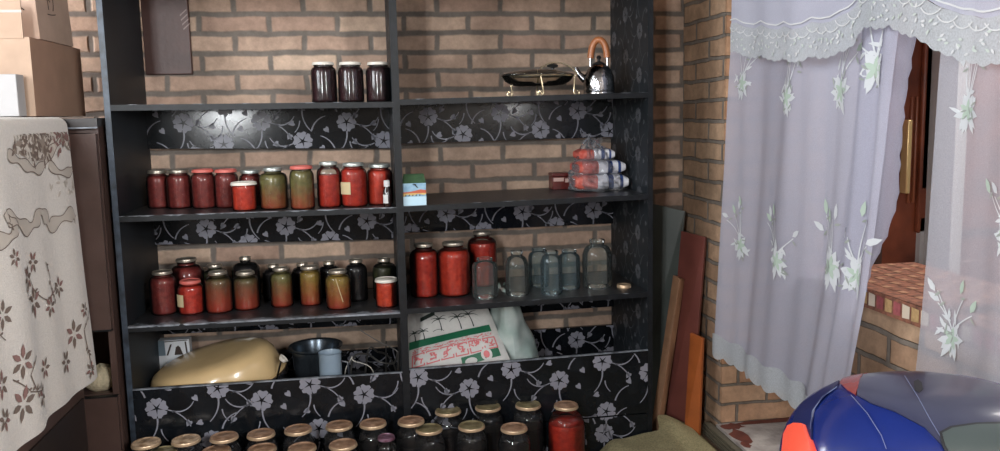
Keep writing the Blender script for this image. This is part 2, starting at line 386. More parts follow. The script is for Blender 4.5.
# window sill with a patterned mat
m = MB(); m.box((WX-.03, WIN[0], SILLZ-.03), (WX+.32, WIN[1], SILLZ-.004)); struct(m.build('trim_3', DARKW, smooth=0))
MATB = mat('sill_mat_cloth', srgb(150, 96, 74), .9, noise_scale=60, col2=srgb(96, 64, 52))
MATY = mat('sill_mat_yellow', srgb(190, 156, 108), .9, noise_scale=90, noise_amt=.3); MATR = mat('sill_mat_red', srgb(160, 84, 86), .9, noise_scale=90, noise_amt=.3); MATW = mat('sill_mat_cream', srgb(206, 192, 172), .9)
m = MB(); y0, y1 = 1.35, 2.14
m.box((WX-.05, y0, SILLZ-.004), (WX+.30, y1, SILLZ+.004)); m.box((WX-.052, y0, SILLZ-.045), (WX-.046, y1, SILLZ+.004))
for k in range(24):
    a = y0+(y1-y0)*k/24; b = a+(y1-y0)/24*.8; mi = (1, 2, 3, 1, 3, 2)[k % 6] if k > 3 else 2
    m.face([(WX-.0535, a, SILLZ-.034), (WX-.0535, b, SILLZ-.036), (WX-.0535, b, SILLZ-.002), (WX-.0535, a, SILLZ-.004)], mi)
    for q in range(6):
        xx = WX+.0+q*.05; m.face([(xx, a, SILLZ+.0052), (xx+.02, a, SILLZ+.0052), (xx+.02, b, SILLZ+.0052), (xx, b, SILLZ+.0052)], 4 if (k+q) % 2 else 0)
m.recalc = False
tag(m.build('sill_mat', [MATB, MATY, MATR, MATW, mat('sill_mat_tan', srgb(172, 126, 98), .9, noise_scale=60, noise_amt=.3)], smooth=0), 'patterned red and yellow mat lying on the window sill', 'mat')

# ------------------------------------------------------------------ shelving unit
D, T = 2.75, .442
XL, XM, XR = -.799, .107, .997
ZL = [.475, .05, -.309, -.677]; ZR = [.475, .055, -.309, -.669]
TL, TR = -.0063, .01166
def shelf_z(bay, k, X): return H+(ZL[k]+TL*X if bay == 'L' else ZR[k]+TR*X)
unit = thing('shelving_unit', 'tall black shelving unit with silver flower print against the brick wall', 'shelf', ((XL+XR)/2, D+T/2, 0))
th = .019
LAMSIDE = mat('satin_black_laminate', (.016, .021, .026, 1), .5, noise_scale=8, noise_amt=.4, spec=.35)
def side_panel(name, x0, x1, xf, seed, edge):
    m = MB(); z1 = H+.52; rc = (D, 0, D+T, z1)
    m.box((x0, D, 0), (x1, D+T, z1), 0)
    for x_ in xf: decal(m, lattice(rc, D+.1, .06, seed, .8), lambda u, v: (x_, u, v), 1, rc)
    m.face([(x0+.0005, D-.0006, 0), (x1-.0005, D-.0006, 0), (x1-.0005, D-.0006, z1), (x0+.0005, D-.0006, z1)], 2)
    return m.build(name, [LAMSIDE, mat('dim_flower_print', srgb(92, 94, 99), .4, noise_scale=40, noise_amt=.5, spec=.3), edge], unit, smooth=0)
side_panel('side_panel', XL-th, XL, (), 3, mat('bluish_lit_edge', srgb(66, 78, 92), .4, noise_scale=30, col2=srgb(30, 38, 48)))  # bluish edge colour paints in window light on the left panel's front
side_panel('divider_panel', XM-.0125, XM+.0125, (XM-.0131, XM+.0131), 4, LAMEDGE)
side_panel('side_panel', XR, XR+th, (XR-.0006,), 5, LAMEDGE)
def sloped(mb, x0, x1, y0, y1, z0a, z0b, z1a, z1b, mi=0, mif=None):
    mb.hexa([(x0, y0, z0a), (x1, y0, z0b), (x1, y1, z0b), (x0, y1, z0a), (x0, y0, z1a), (x1, y0, z1b), (x1, y1, z1b), (x0, y1, z1a)], mi, mif)
BAYS = {'L': (XL, XM-.0125), 'R': (XM+.0125, XR)}
for bay in 'LR':
    x0, x1 = BAYS[bay]
    for k in range(4):
        a, b = shelf_z(bay, k, x0), shelf_z(bay, k, x1); m = MB()
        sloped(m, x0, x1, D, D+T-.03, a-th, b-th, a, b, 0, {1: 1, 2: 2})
        # pale flecks painting a sheen along the front top arris
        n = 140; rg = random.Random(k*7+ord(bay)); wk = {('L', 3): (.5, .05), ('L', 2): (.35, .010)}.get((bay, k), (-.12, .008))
        def sheen_at(i): return max(0, wk[0]+.9*noise.noise(Vector((i*.13+k*9, ord(bay), 0)))+.5*noise.noise(Vector((i*.47, k, 3))))*wk[1]
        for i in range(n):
            d0, d1 = sheen_at(i), sheen_at(i+1)
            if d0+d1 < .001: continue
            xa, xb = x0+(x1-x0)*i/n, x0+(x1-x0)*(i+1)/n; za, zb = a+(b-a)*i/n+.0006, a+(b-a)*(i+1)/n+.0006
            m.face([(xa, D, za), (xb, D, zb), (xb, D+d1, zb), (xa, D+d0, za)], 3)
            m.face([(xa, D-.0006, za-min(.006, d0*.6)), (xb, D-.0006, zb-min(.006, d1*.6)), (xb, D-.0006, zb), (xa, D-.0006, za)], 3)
        m.build('shelf_board', [LAM, LAMTOP, LAMEDGE, EDGEPALE], unit, smooth=0)
# back rails below the boards: (bottom z left/right of each bay)
RAILS = {('L', 0): (.30+.06, .36), ('R', 0): (.36, .36), ('L', 1): (-.101, -.123), ('R', 1): (-.107, -.102), ('L', 2): (-.463, -.482), ('R', 2): (-.459, -.458), ('L', 3): (-.81, -.826), ('R', 3): (-.818, -.809)}
for (bay, k), (za, zb) in RAILS.items():
    if k == 0: continue
    x0, x1 = BAYS[bay]; m = MB(); ta, tb = shelf_z(bay, k, x0)-(th if k else 0), shelf_z(bay, k, x1)-th
    ys = D+T-.03
    sloped(m, x0, x1, ys, ys+.016, H+za, H+zb, ta+th, tb+th)
    zlo = min(H+za, H+zb)
    fl = lattice((x0, zlo, x1, max(ta, tb)), x0+.05+.07*k, (zlo+max(ta, tb))/2+(.03 if k == 1 else -.005), k*3+ord(bay))
    for p in fl:
        p = clip(p, (x0+.001, zlo-.1, x1-.001, max(ta, tb)))
        if not p: continue
        lo = [H+za+(zb-za)*(u-x0)/(x1-x0) for u, v in p]
        # keep above the sloping lower edge
        p = [(u, max(v, l+.001)) for (u, v), l in zip(p, lo)]
        area = sum(p[i-1][0]*p[i][1]-p[i][0]*p[i-1][1] for i in range(len(p)))
        if abs(area) < 1e-6: continue
        m.face([(u, ys-.0006, v) for u, v in p], 1)
    m.build('back_rail', [LAM, LAMF], unit, smooth=0)
# kick panels, plinth boards and low back boards
KICKF = {'L': [(157, 408), (262, 400), (218, 388), (213, 440), (310, 384), (319, 428), (364, 394), (400, 360)], 'R': [(418, 377), (469, 388), (511, 369), (559, 380), (602, 361), (604, 433), (648, 372), (606, 411), (440, 425)]}
for bay in 'LR':
    x0, x1 = BAYS[bay]
    ka, kb = ((H-.891+.005), (H-.891-.001)) if bay == 'L' else ((H-.886+.0015), (H-.886+.0116))
    if bay == 'L': x0k = XL-.0
    m = MB(); sloped(m, x0, x1, D-.004, D+.014, .155, .155, ka, kb)
    polys = []
    for i, q in enumerate(KICKF[bay]):
        P = atY(q[0], q[1], D); polys += sprig(P.x, P.z, .98, 1 if i % 2 == 0 else -1)
    top = min(ka, kb)
    decal(m, polys, lambda u, v: (u, D-.0046, v), 1, (x0+.001, .156, x1-.001, top-.001))
    # pale top arris
    m.face([(x0, D-.004, ka+.0006), (x1, D-.004, kb+.0006), (x1, D+.006, kb+.0006), (x0, D+.006, ka+.0006)], 2)
    m.face([(x0, D-.0048, ka-.003), (x1, D-.0048, kb-.003), (x1, D-.0048, kb+.0006), (x0, D-.0048, ka+.0006)], 2)
    m.build('kick_panel', [LAM, LAMF, EDGEPALE], unit, smooth=0)
    m = MB(); m.box((x0, D-.002, 0), (x1, D+.014, .150))
    polys = []
    for q in KICKF[bay]:
        P = atY(q[0], q[1], D)
        if P.z < .25: polys += sprig(P.x, P.z, .98, 1)
    polys += sprig(x0+.5, .02, .98, -1)
    decal(m, polys, lambda u, v: (u, D-.0026, v), 1, (x0+.001, .002, x1-.001, .149))
    m.build('plinth_board', [LAM, LAMF], unit, smooth=0)
    m = MB(); ys = D+T-.03; z1 = H-(.925 if bay == 'L' else .888); m.box((x0, ys, .02), (x1, ys+.016, z1))
    rc = (x0+.001, .1, x1-.001, z1-.001)
    decal(m, lattice(rc, x0+.12, z1-.045, 11+ord(bay)), lambda u, v: (u, ys-.0006, v), 1, rc)
    m.build('lower_back_board', [LAM, LAMF], unit, smooth=0)
    m = MB(); m.box((x0, D+.014, .252), (x1, ys, .27)); m.build('bottom_board', LAM, unit, smooth=0)
BASEZ = .27

# ------------------------------------------------------------------ jars
def content_mat(name, c1, c2, scale=55):
    return mat(name, c1, .55, noise_scale=scale, col2=c2, spec=.2)
def blend_mat(name, lo, hi, zs, soft=.05):
    m = content_mat(name, hi, tuple(c*.55 for c in hi[:3])+(1,), 42); nt = m.node_tree; b = nt.nodes['Principled BSDF']
    src = b.inputs['Base Color'].links[0].from_socket
    tc = nt.nodes.new('ShaderNodeTexCoord'); sp = nt.nodes.new('ShaderNodeSeparateXYZ'); nt.links.new(tc.outputs['Object'], sp.inputs[0])
    n = nt.nodes.new('ShaderNodeTexNoise'); n.inputs['Scale'].default_value = 34; nt.links.new(tc.outputs['Object'], n.inputs['Vector'])
    ma = nt.nodes.new('ShaderNodeMath'); ma.operation = 'MULTIPLY_ADD'; ma.inputs[1].default_value = .06; nt.links.new(n.outputs['Fac'], ma.inputs[0]); nt.links.new(sp.outputs['Z'], ma.inputs[2])
    mr = nt.nodes.new('ShaderNodeMapRange'); mr.inputs['From Min'].default_value = zs+.03-soft; mr.inputs['From Max'].default_value = zs+.03+soft; nt.links.new(ma.outputs[0], mr.inputs['Value'])
    mx = nt.nodes.new('ShaderNodeMix'); mx.data_type = 'RGBA'; nt.links.new(mr.outputs[0], mx.inputs['Factor']); mx.inputs[6].default_value = lo
    nt.links.new(src, mx.inputs[7]); nt.links.new(mx.outputs[2], b.inputs['Base Color']); return m
RED = content_mat('tomato_red', srgb(188, 52, 34), srgb(148, 32, 22))
REDB = content_mat('bright_tomato', srgb(204, 62, 40), srgb(166, 42, 26))
REDD = content_mat('dull_tomato', srgb(132, 50, 45), srgb(100, 32, 30))
JAM = content_mat('dark_jam', srgb(52, 18, 24), srgb(24, 8, 12))
OLIVE = content_mat('pickle_green', srgb(118, 112, 60), srgb(70, 70, 36), 38)
PICKRED = content_mat('red_brine_pickles', srgb(168, 66, 42), srgb(120, 42, 28), 40)
YELLOW = content_mat('yellow_pepper', srgb(168, 140, 60), srgb(104, 92, 40), 40)
BLACKC = content_mat('black_compote', srgb(26, 20, 22), srgb(12, 9, 11))
DGREEN = content_mat('dark_green_preserve', srgb(60, 62, 34), srgb(34, 32, 20), 40)
ORANGE = content_mat('orange_ajika', srgb(214, 74, 44), srgb(176, 44, 24))

def jar_prof(R, h, neck, shoulder=.76, base=.9):
    rn = R*neck; zs = h*shoulder; hn = h
    p = [(0, 0.003), (R*base*.85, 0.003), (R*base, 0), (R*.985, h*.03), (R, h*.07), (R, zs*.5), (R, zs)]
    for k in range(1, 6):
        a = k/5*pi/2; p.append((rn+(R-rn)*cos(a), zs+(h*.93-zs)*sin(a)*.86))
    zt = zs+(h*.93-zs)*.86
    p += [(rn*.985, zt+.003), (rn*1.0, h*.94), (rn*1.05, h*.95), (rn*1.05, h*.985), (rn*.98, h)]
    return p
def inner(prof, R, off, fill):
    out = []
    for r, z in prof:
        if z > fill: break
        out.append((max(0, r-off) if r > 0 else 0, z+.004 if z < .01 else z))
    r = out[-1][0]; out += [(r*.98, fill), (0, fill)]
    return out
LIDNAMES = {'tin': 'dull grey tin lid', 'gold': 'tan tin lid', 'pale': 'pale worn tin lid', 'olive': 'olive-gold tin lid', 'white': 'white lid', 'pink': 'coral pink lid', 'silver': 'silver lid', 'purple': 'purple foil lid'}
def jar(name, label, px, ytop, w, bay=None, k=None, ybot=None, Y=None, lidpx=None, lid='tin', fill=.9, cont=None, group=None,
        z=None, gl=None, shoulder=.74, label_patch=None, cont2=None, split=.45, lid_h=None, seg=28, h=None, R=None, floor=False):
    lidm = {'tin': TIN, 'gold': TINGOLD, 'pale': TINPALE, 'olive': TINOLIVE, 'white': LIDWHITE, 'pink': LIDPINK, 'silver': LIDSILV, 'purple': LIDPURP}.get(lid)
    gl = gl or GL
    if Y is None:                                # front of the base stands where the photo shows it on the board
        zz = shelf_z(bay, k, 0) if z is None else z
        for _ in range(3):
            P = atZ(px, ybot, zz)
            if z is None: zz = shelf_z(bay, k, P.x)
        R_ = px2m(w, P)/2; Y = P.y+R_*.95
    P = atY(px, ytop, Y); base = z if z is not None else shelf_z(bay, k, P.x)
    if R is None: R = px2m(w, P)/2
    if h is None: h = P.z-base
    neck = (px2m(lidpx, P)/2/R*.93) if lidpx else .72
    lh = lid_h or .009
    t = thing(name, label, 'jar', (P.x, Y, base), group)
    prof = jar_prof(R, h-.003, neck, shoulder); m = MB(); m.lathe(prof, seg); g = m.build('glass_body', gl, t); g.location = (0, 0, 0)
    if cont:
        if cont2:
            m = MB(); m.lathe(inner(prof, R, .003, h*fill), seg)
            cm = blend_mat('pickles_%s_%d' % (cont2.name, round(split*h*1000)), srgb(158, 54, 36), {'OLIVE': srgb(122, 114, 66), 'pickle_green': srgb(122, 114, 66), 'dark_green_preserve': srgb(96, 84, 52), 'yellow_pepper': srgb(160, 130, 62)}[cont2.name], h*split)
            c = m.build('contents', cm, t)
        else:
            m = MB(); m.lathe(inner(prof, R, .003, h*fill), seg); c = m.build('contents', cont, t)
        c.location = (0, 0, 0)
    if lidm:
        rl = R*neck*1.12; z0 = h-lh
        m = MB(); m.lathe([(rl*.97, h+.0005), (rl*.86, h+.001), (rl*.82, h-.0012), (rl*.5, h-.0012), (rl*.47, h-.0004), (0, h-.0004)], seg)
        l = m.build('lid', lidm, t); l.location = (0, 0, 0); l['label'] = LIDNAMES[lid]
        m = MB(); m.lathe([(rl*.96, z0-.001), (rl*1.03, z0), (rl*1.03, z0+.003), (rl, z0+.004), (rl, h-.002), (rl*.97, h+.0005)], seg)
        k_ = m.build('rim', RIM if lid in ('gold', 'pale', 'olive') else lidm, l); k_.location = (0, 0, 0)
    if label_patch:
        a0, a1, z0, z1, lm = label_patch; m = MB(); n = 6
        m.grid(lambda u, v: ((R+.0012)*cos(a0+(a1-a0)*u), (R+.0012)*sin(a0+(a1-a0)*u), h*(z0+(z1-z0)*v)), n, 1)
        lb = m.build('paper_label', lm, t); lb.location = (0, 0, 0)
    return t
PAPER = mat('paper_label', srgb(196, 178, 140), .8)
G1 = 'jars on the upper left shelf'; G2 = 'jars on the second left shelf'; G3 = 'jars on the third left shelf'; G4 = 'jars on the third right shelf'; G5 = 'jars standing on the floor'
for px, wd in ((323, 'leftmost'), (350, 'middle'), (378, 'rightmost')):
    jar('jam_jar', f'{wd} of the three dark jam jars with white lids on the top left shelf', px, 62.5, 25.5, 'L', 1, Y=2.86, lidpx=20.5, lid='white', cont=JAM, group=G1, lid_h=.009)
jar('tomato_jar', 'leftmost dull red jar on the second left shelf, beside the side panel', 157, 170.5, 22, 'L', 2, Y=2.99, lidpx=17, lid='tin', cont=REDD, group=G2)
jar('tomato_jar', 'dull red jar second from the left on the second left shelf', 178, 170, 24, 'L', 2, ybot=209, lidpx=19, lid='tin', cont=REDD, group=G2)
jar('tomato_jar', 'dull red jar with a pinkish lid, third from the left on the second left shelf', 202.5, 169.5, 23.5, 'L', 2, ybot=209, lidpx=20, lid='pink', cont=REDD, group=G2)
jar('tomato_jar', 'red jar with a pinkish lid just behind and left of the small jar', 225.5, 169.5, 23, 'L', 2, ybot=208.5, lidpx=20, lid='pink', cont=REDD, group=G2)
jar('tomato_jar', 'dull red jar mostly hidden behind the small bright red jar', 250, 170.5, 22, 'L', 2, Y=2.97, lidpx=18, lid='silver', cont=REDD, group=G2)
jar('sauce_jar', 'small squat bright red jar with a wide white lid on the second left shelf', 243.5, 182, 24, 'L', 2, ybot=211.5, lidpx=24, lid='white', cont=REDB, group=G2, shoulder=.8)
jar('pickle_jar', 'wide green pickle jar with a silver lid on the second left shelf', 272.5, 168, 28, 'L', 2, ybot=210, lidpx=18, lid='silver', cont=PICKRED, cont2=OLIVE, split=.25, group=G2)
jar('pickle_jar', 'green pickle jar with a coral red lid on the second left shelf', 301, 166, 24, 'L', 2, ybot=210, lidpx=21, lid='pink', cont=PICKRED, cont2=OLIVE, split=.25, group=G2)
jar('tomato_jar', 'dark red jar with a silver lid, tallest beside the coral-lidded pickle jar', 328, 162, 24, 'L', 2, ybot=208, lidpx=17, lid='silver', cont=RED, fill=.72, group=G2)
jar('tomato_jar', 'red jar with a pale yellow paper label on the second left shelf', 353, 163, 26, 'L', 2, ybot=207.5, lidpx=20, lid='silver', cont=RED, group=G2, label_patch=(pi*1.08, pi*1.42, .3, .58, PAPER))
jar('tomato_jar', 'bright red jar right behind the little dark bottle by the divider', 379, 164.5, 26, 'L', 2, Y=2.87, lidpx=20, lid='silver', cont=REDB, group=G2)
# little bottle
P = atZ(387.5, 207, shelf_z('L', 2, .05)); t = thing('medicine_bottle', 'little dark bottle with a white cap in front of the last red jar', 'bottle', (.066, 2.772, shelf_z('L', 2, .066)))
s = 1.0; m = MB(); m.lathe([(0, 0), (.0135, 0), (.0145, .004), (.0145, .058), (.009, .068), (.009, .073), (0, .073)], 20); m.build('bottle_body', mat('brown_bottle_glass', srgb(30, 14, 12), .1, coat=.5), t).location = (0, 0, 0)
m = MB(); m.lathe([(.0105, .071), (.0105, .090), (.0095, .092), (0, .092)], 20); m.build('cap', WHITE, t).location = (0, 0, 0)
m = MB(); m.grid(lambda u, v: (.0149*cos(pi*1.1+u*pi*.45), .0149*sin(pi*1.1+u*pi*.45), .014+.03*v), 6, 1); m.build('paper_label', WHITE, t).location = (0, 0, 0)

# third shelf, left bay
jar('tomato_jar', 'dull red jar at the far left end of the third left shelf', 162, 271, 26, 'L', 3, ybot=316, lidpx=18, lid='tin', cont=REDD, group=G3)
jar('large_jar', 'big dark red three-litre jar standing behind the labelled jar', 186, 258.5, 33, 'L', 3, Y=3.06, lidpx=19, lid='tin', cont=REDD, group=G3, shoulder=.62)
jar('tomato_jar', 'red jar with a beige label and pink lid on the third left shelf', 190, 280, 26, 'L', 3, ybot=315.5, lidpx=19, lid='pink', cont=RED, group=G3, label_patch=(pi*1.12, pi*1.38, .25, .62, PAPER))
jar('pickle_jar', 'brownish pickle jar just right of the pink-lidded labelled jar', 217.5, 271.5, 27, 'L', 3, ybot=314, lidpx=17, lid='tin', cont=PICKRED, cont2=DGREEN, split=.5, group=G3)
jar('pickle_jar', 'dark jar behind the brownish pickle jar, third left shelf', 214.5, 264.5, 25, 'L', 3, Y=3.08, lidpx=14, lid='tin', cont=DGREEN, group=G3)
jar('pickle_jar', 'brown-green pickle jar in front of the tall dark jar, third left shelf', 245, 271.5, 26, 'L', 3, ybot=311, lidpx=17, lid='tin', cont=PICKRED, cont2=DGREEN, split=.45, group=G3)
jar('pickle_jar', 'tall dark jar rising behind the brown-green pickle jar, third left shelf', 245, 257, 27, 'L', 3, Y=3.05, lidpx=11, lid='tin', cont=BLACKC, group=G3)
jar('pickle_jar', 'slim jar of greenish pickles in red brine, middle of the third left shelf', 280.5, 267.5, 22.5, 'L', 3, ybot=308, lidpx=15, lid='tin', cont=PICKRED, cont2=OLIVE, split=.4, group=G3)
jar('pickle_jar', 'dark jar peeking out behind the slim pickle jar, third left shelf', 273, 264.5, 22, 'L', 3, Y=3.07, lidpx=11, lid='tin', cont=BLACKC, group=G3)
jar('pickle_jar', 'jar of yellowish peppers in red brine left of the jar with a straw', 309.5, 266, 22, 'L', 3, ybot=306.5, lidpx=17, lid='tin', cont=PICKRED, cont2=YELLOW, split=.4, group=G3)
jar('pickle_jar', 'dark jar behind the jar of yellowish peppers', 302, 263, 21, 'L', 3, Y=3.06, lidpx=11, lid='tin', cont=BLACKC, group=G3)
sj = jar('pickle_jar', 'jar of yellow-green pickles with a pale stalk showing through the glass', 337.5, 270, 25, 'L', 3, ybot=310.5, lidpx=17, lid='tin', cont=PICKRED, cont2=YELLOW, split=.42, group=G3)
m = MB(); m.tube([(-.006, -.0455, .115), (.016, -.0435, .03)], .0016, 6); m.build('stalk', mat('pale_stalk', srgb(200, 180, 140), .6), sj).location = (0, 0, 0)
jar('pickle_jar', 'dark jar behind and left of the pale-stalk jar', 328.5, 261.5, 22, 'L', 3, Y=3.06, lidpx=11, lid='tin', cont=BLACKC, group=G3)
jar('compote_jar', 'tall dark jar between the pale-stalk jar and the small red jar', 355.5, 259.5, 22, 'L', 3, Y=2.98, lidpx=13, lid='tin', cont=BLACKC, group=G3)
jar('compote_jar', 'dark green glass jar rising behind the small red jar by the divider', 384, 258.5, 24, 'L', 3, Y=2.98, lidpx=12, lid='tin', cont=DGREEN, fill=.8, group=G3)
jar('sauce_jar', 'small bright orange-red jar with a white lid beside the divider', 386, 278.5, 22, 'L', 3, ybot=308.5, lidpx=21, lid='white', cont=ORANGE, group=G3, shoulder=.8)
# third shelf, right bay
jar('tomato_jar', 'tall red tomato jar nearest the divider on the third right shelf', 423.5, 243.5, 29, 'R', 3, ybot=298.5, lidpx=18, lid='tin', cont=RED, group=G4, fill=.86)
jar('tomato_jar', 'wider red tomato jar second from the divider on the third right shelf', 453, 242, 33, 'R', 3, ybot=297.5, lidpx=21, lid='tin', cont=REDB, group=G4, fill=.86)
jar('tomato_jar', 'big red jar standing behind the first empty jar', 481.5, 231.5, 30, 'R', 3, Y=3.07, lidpx=17, lid='tin', cont=RED, group=G4, fill=.8)
for px, yt, w, yb, lp, sh, lb in ((484.5, 257, 26, 300, 17, .76, 'empty clear jar in front of the big red jar'),
        (516.5, 250, 24, 297, 13, .6, 'empty clear jar with a narrow ringed neck'),
        (538.5, 247.5, 21, 288, 15, .74, 'empty jar behind, second from left of the bluish ones'),
        (551, 250, 22, 296, 15, .7, 'empty bluish jar standing in front between two others'),
        (569, 249, 22, 290.5, 16, .74, 'empty bluish jar just left of the biggest empty jar'),
        (597, 238.5, 30, 290, 16, .62, 'biggest empty jar, at the right of the row')):
    jar('empty_jar', lb+', third right shelf', px, yt, w, 'R', 3, ybot=yb, lidpx=lp, lid=None, group='empty glass jars on the third right shelf', gl=GLB if 'bluish' in lb else GLC, shoulder=sh)
P = atZ(624, 287, shelf_z('R', 3, .94)); zz = shelf_z('R', 3, P.x); m = MB()
m.lathe([(0, .001), (.024, .001), (.027, 0), (.027, .008), (.025, .011), (.021, .0115), (.019, .010), (0, .010)], 28, (P.x, P.y, zz))
tag(m.build('jar_lid', RIM, loc=(P.x, P.y, zz)), 'single gold jar lid lying on the third right shelf', 'lid')

# jars on the floor before the kick panel
JH = .236
front = [(146, 442, 'pale', 'first jar from the left in the back row on the floor, pale worn lid', JH),
 (186, 439, 'pale', 'second jar from the left in the back row on the floor, pale worn lid', JH),
 (224, 436, 'gold', 'third jar from the left in the back row on the floor, brass-tan lid', JH),
 (261, 433, 'gold', 'fourth jar from the left in the back row on the floor, brass-tan lid', JH),
 (298, 428.5, 'gold', 'fifth jar from the left in the back row on the floor, copper-tan lid', JH),
 (339, 424.5, 'gold', 'sixth jar from the left in the back row on the floor, copper-tan lid', JH),
 (373, 422.5, 'gold', 'seventh floor jar in the back row, just behind the purple-lidded jar', JH),
 (411, 420, 'gold', 'eighth floor jar in the back row, just right of the purple-lidded jar', JH),
 (448, 410, 'olive', 'fourth floor jar left of the big red jar in the back row, olive-gold lid', JH),
 (488, 406, 'olive', 'olive-lidded floor jar second left of the big red jar, back row', JH),
 (528, 404, 'olive', 'floor jar with a dented olive lid directly left of the big red jar', JH),
 (163, 451, 'olive', 'front-row floor jar with an olive lid at the far left', .215),
 (216, 450, 'gold', 'front-row floor jar second from the left, lid just showing at the bottom edge', .215),
 (262, 448, 'gold', 'front-row floor jar in front of the fourth back-row jar', .215),
 (302, 447, 'gold', 'front-row floor jar in front of the fifth back-row jar', .215),
 (343, 443.5, 'gold', 'front-row floor jar left of the purple-lidded jar', .215),
 (429, 428, 'olive', 'front-row floor jar with an olive lid, right of the purple-lidded jar', .215),
 (471.5, 425, 'olive', 'front-row floor jar with an olive lid, second from the right end', .215),
 (514, 427, 'gold', 'front-row floor jar with a brown-pink lid at the right end', .215)]
for px, cy, lid, lb, jh in front:
    P = atZ(px, cy, jh)
    jar('preserve_jar', lb, px, cy, 34, z=0, Y=P.y, lidpx=None, lid=lid, gl=GLF, cont=BLACKC, fill=.66, group=G5, R=.0555, h=jh, shoulder=.68)
P = atZ(386, 433, .235); jar('preserve_jar', 'slim floor jar with a purple foil lid among the tan lids', 386, 433, 22, z=0, Y=P.y-.02, lid='purple', cont=BLACKC, fill=.7, group=G5, R=.034, h=.232, shoulder=.8)
P = atZ(566, 400, JH); jar('tomato_jar', 'big bright red jar with a tan lid at the right end of the floor row', 566, 400, 38, z=0, Y=P.y-.055, lidpx=23, lid='gold', cont=RED, fill=.74, group=G5, R=.067, h=.240, shoulder=.66)

# ------------------------------------------------------------------ things on the shelves
# gable carton
zz = shelf_z('R', 2, .16); P = atZ(415, 205.5, zz); w = px2m(23, P)/2; x, y = P.x, P.y+.03
t = thing('gable_carton', 'small carton with a green sloped top and a landscape picture, beside the divider', 'carton', (x, y, zz))
hh = px2m(31, P); m = MB(); zb = hh*.72
SKY = mat('carton_sky', srgb(120, 160, 190), .5, noise_scale=60, col2=srgb(150, 185, 205)); GREEN = mat('carton_green', srgb(62, 92, 62), .5, noise_scale=50, noise_amt=.3)
m.box((-w, -.03, 0), (w, .03, zb), 0)
m.hexa([(-w, -.03, zb), (w, -.03, zb), (w, .03, zb), (-w, .03, zb), (-w*.88, -.006, hh), (w*.88, -.006, hh), (w*.88, .012, hh), (-w*.88, .012, hh)], 1)
OR = mat('carton_orange', srgb(190, 92, 60), .5); PALEB = mat('carton_pale_blue', srgb(190, 220, 235), .5); DK = mat('carton_dark', srgb(40, 48, 44), .5); YL = mat('carton_yellow', srgb(210, 180, 110), .5)
fs = lambda u, v: (u*w, -.0306, v*zb)
decal(m, [[(-1, 0), (1, 0), (1, .4), (-1, .4)]], fs, 4)
decal(m, [[(-1, .40), (-.6, .5), (-.2, .44), (.3, .52), (.8, .46), (1, .5), (1, .56), (-1, .56)]], lambda u, v: (u*w, -.0309, v*zb), 6)
decal(m, [[(-1, .55), (1, .55), (1, .68), (.5, .72), (0, .66), (-.5, .62), (-1, .6)]], lambda u, v: (u*w, -.0311, v*zb), 2)
decal(m, [[(-.25+i*.3-.6, .42), (-.1+i*.3-.6, .44), (-.15+i*.3-.6, .52)] for i in range(5)], lambda u, v: (u*w, -.0313, v*zb), 5)
decal(m, [[(-.1, .98), (.1, .96), (.35, .78), (.2, .8)], [(-.2, .95), (.25, .97), (.0, .9)]], lambda u, v: (u*w, -.0313, v*zb), 5)
m.build('carton_body', [SKY, GREEN, OR, LAMTOP, PALEB, DK, YL], t, smooth=0).location = (0, 0, 0)
# small dark red tin beside the bag
zz = shelf_z('R', 2, .78); P = atZ(562, 189.5, zz); t = thing('small_box', 'small dark red box with a pale band left of the plastic bag', 'box', (P.x, P.y+.035, zz))
w = px2m(19, P)/2; hh = px2m(16.5, P); m = MB(); m.box((-w, -.035, 0), (w, .035, hh*.78)); m.build('box_body', mat('dark_red_box', srgb(96, 34, 30), .3, noise_scale=50, noise_amt=.4), t, bevel=.002).location = (0, 0, 0)
m = MB(); m.box((-w*1.02, -.036, hh*.8), (w*1.02, .036, hh)); m.build('box_lid', mat('dark_red_lid', srgb(86, 30, 28), .3), t, bevel=.002).location = (0, 0, 0)
m = MB(); m.box((-w*.9, -.0365, hh*.5), (w*.2, -.0352, hh*.72)); m.box((w*.35, -.0365, hh*.42), (w*.9, -.0352, hh*.66)); m.build('paper_label', mat('pinkish_label', srgb(190, 160, 150), .6), t).location = (0, 0, 0)

# striped packets inside a clear carrier bag
PW = mat('packet_white', srgb(225, 225, 230), .45); PR = mat('packet_red', srgb(190, 62, 48), .45, noise_scale=80, col2=srgb(210, 120, 105)); PB = mat('packet_blue', srgb(40, 66, 122), .45)
zz = shelf_z('R', 2, .9)
def packet(c, L, W, Hh, rot, lbl, tilt=0):
    t = thing('striped_packet', lbl, 'packet', c, 'striped packets in the clear bag'); m = MB()
    # pillow pack along local x with stripes
    cuts = [0, .42, .47, .62, .72, .84, .90, 1.0]; cols = [1, 0, 0, 2, 0, 2, 0]
    for a, b, mi in zip(cuts, cuts[1:], cols):
        m.grid(lambda u, v: ((a+(b-a)*u-.5)*L,
                             W/2*math.copysign(abs(cos(2*pi*v))**.5, cos(2*pi*v)),
                             Hh/2+Hh/2*math.copysign(abs(sin(2*pi*v))**.5, sin(2*pi*v))*(.62+.38*min(1, 9*min((a+(b-a)*u), 1-(a+(b-a)*u))))), 4, 20, mi)
    o = m.build('wrapper', [PW, PR, PB], t, smooth=60); o.location = (0, 0, 0); t.rotation_euler = (0, tilt, rot); return t
bx, by = .874, 3.0
packet((bx+.008, by-.015, zz+.004), .205, .13, .058, -.06, 'bottom striped packet in the clear bag, red end to the left')
packet((bx+.006, by-.010, zz+.063), .185, .12, .052, .05, 'second striped packet from the bottom in the clear bag')
packet((bx-.006, by+.0, zz+.117), .14, .105, .042, -.03, 'topmost striped packet in the clear bag, under its knot')
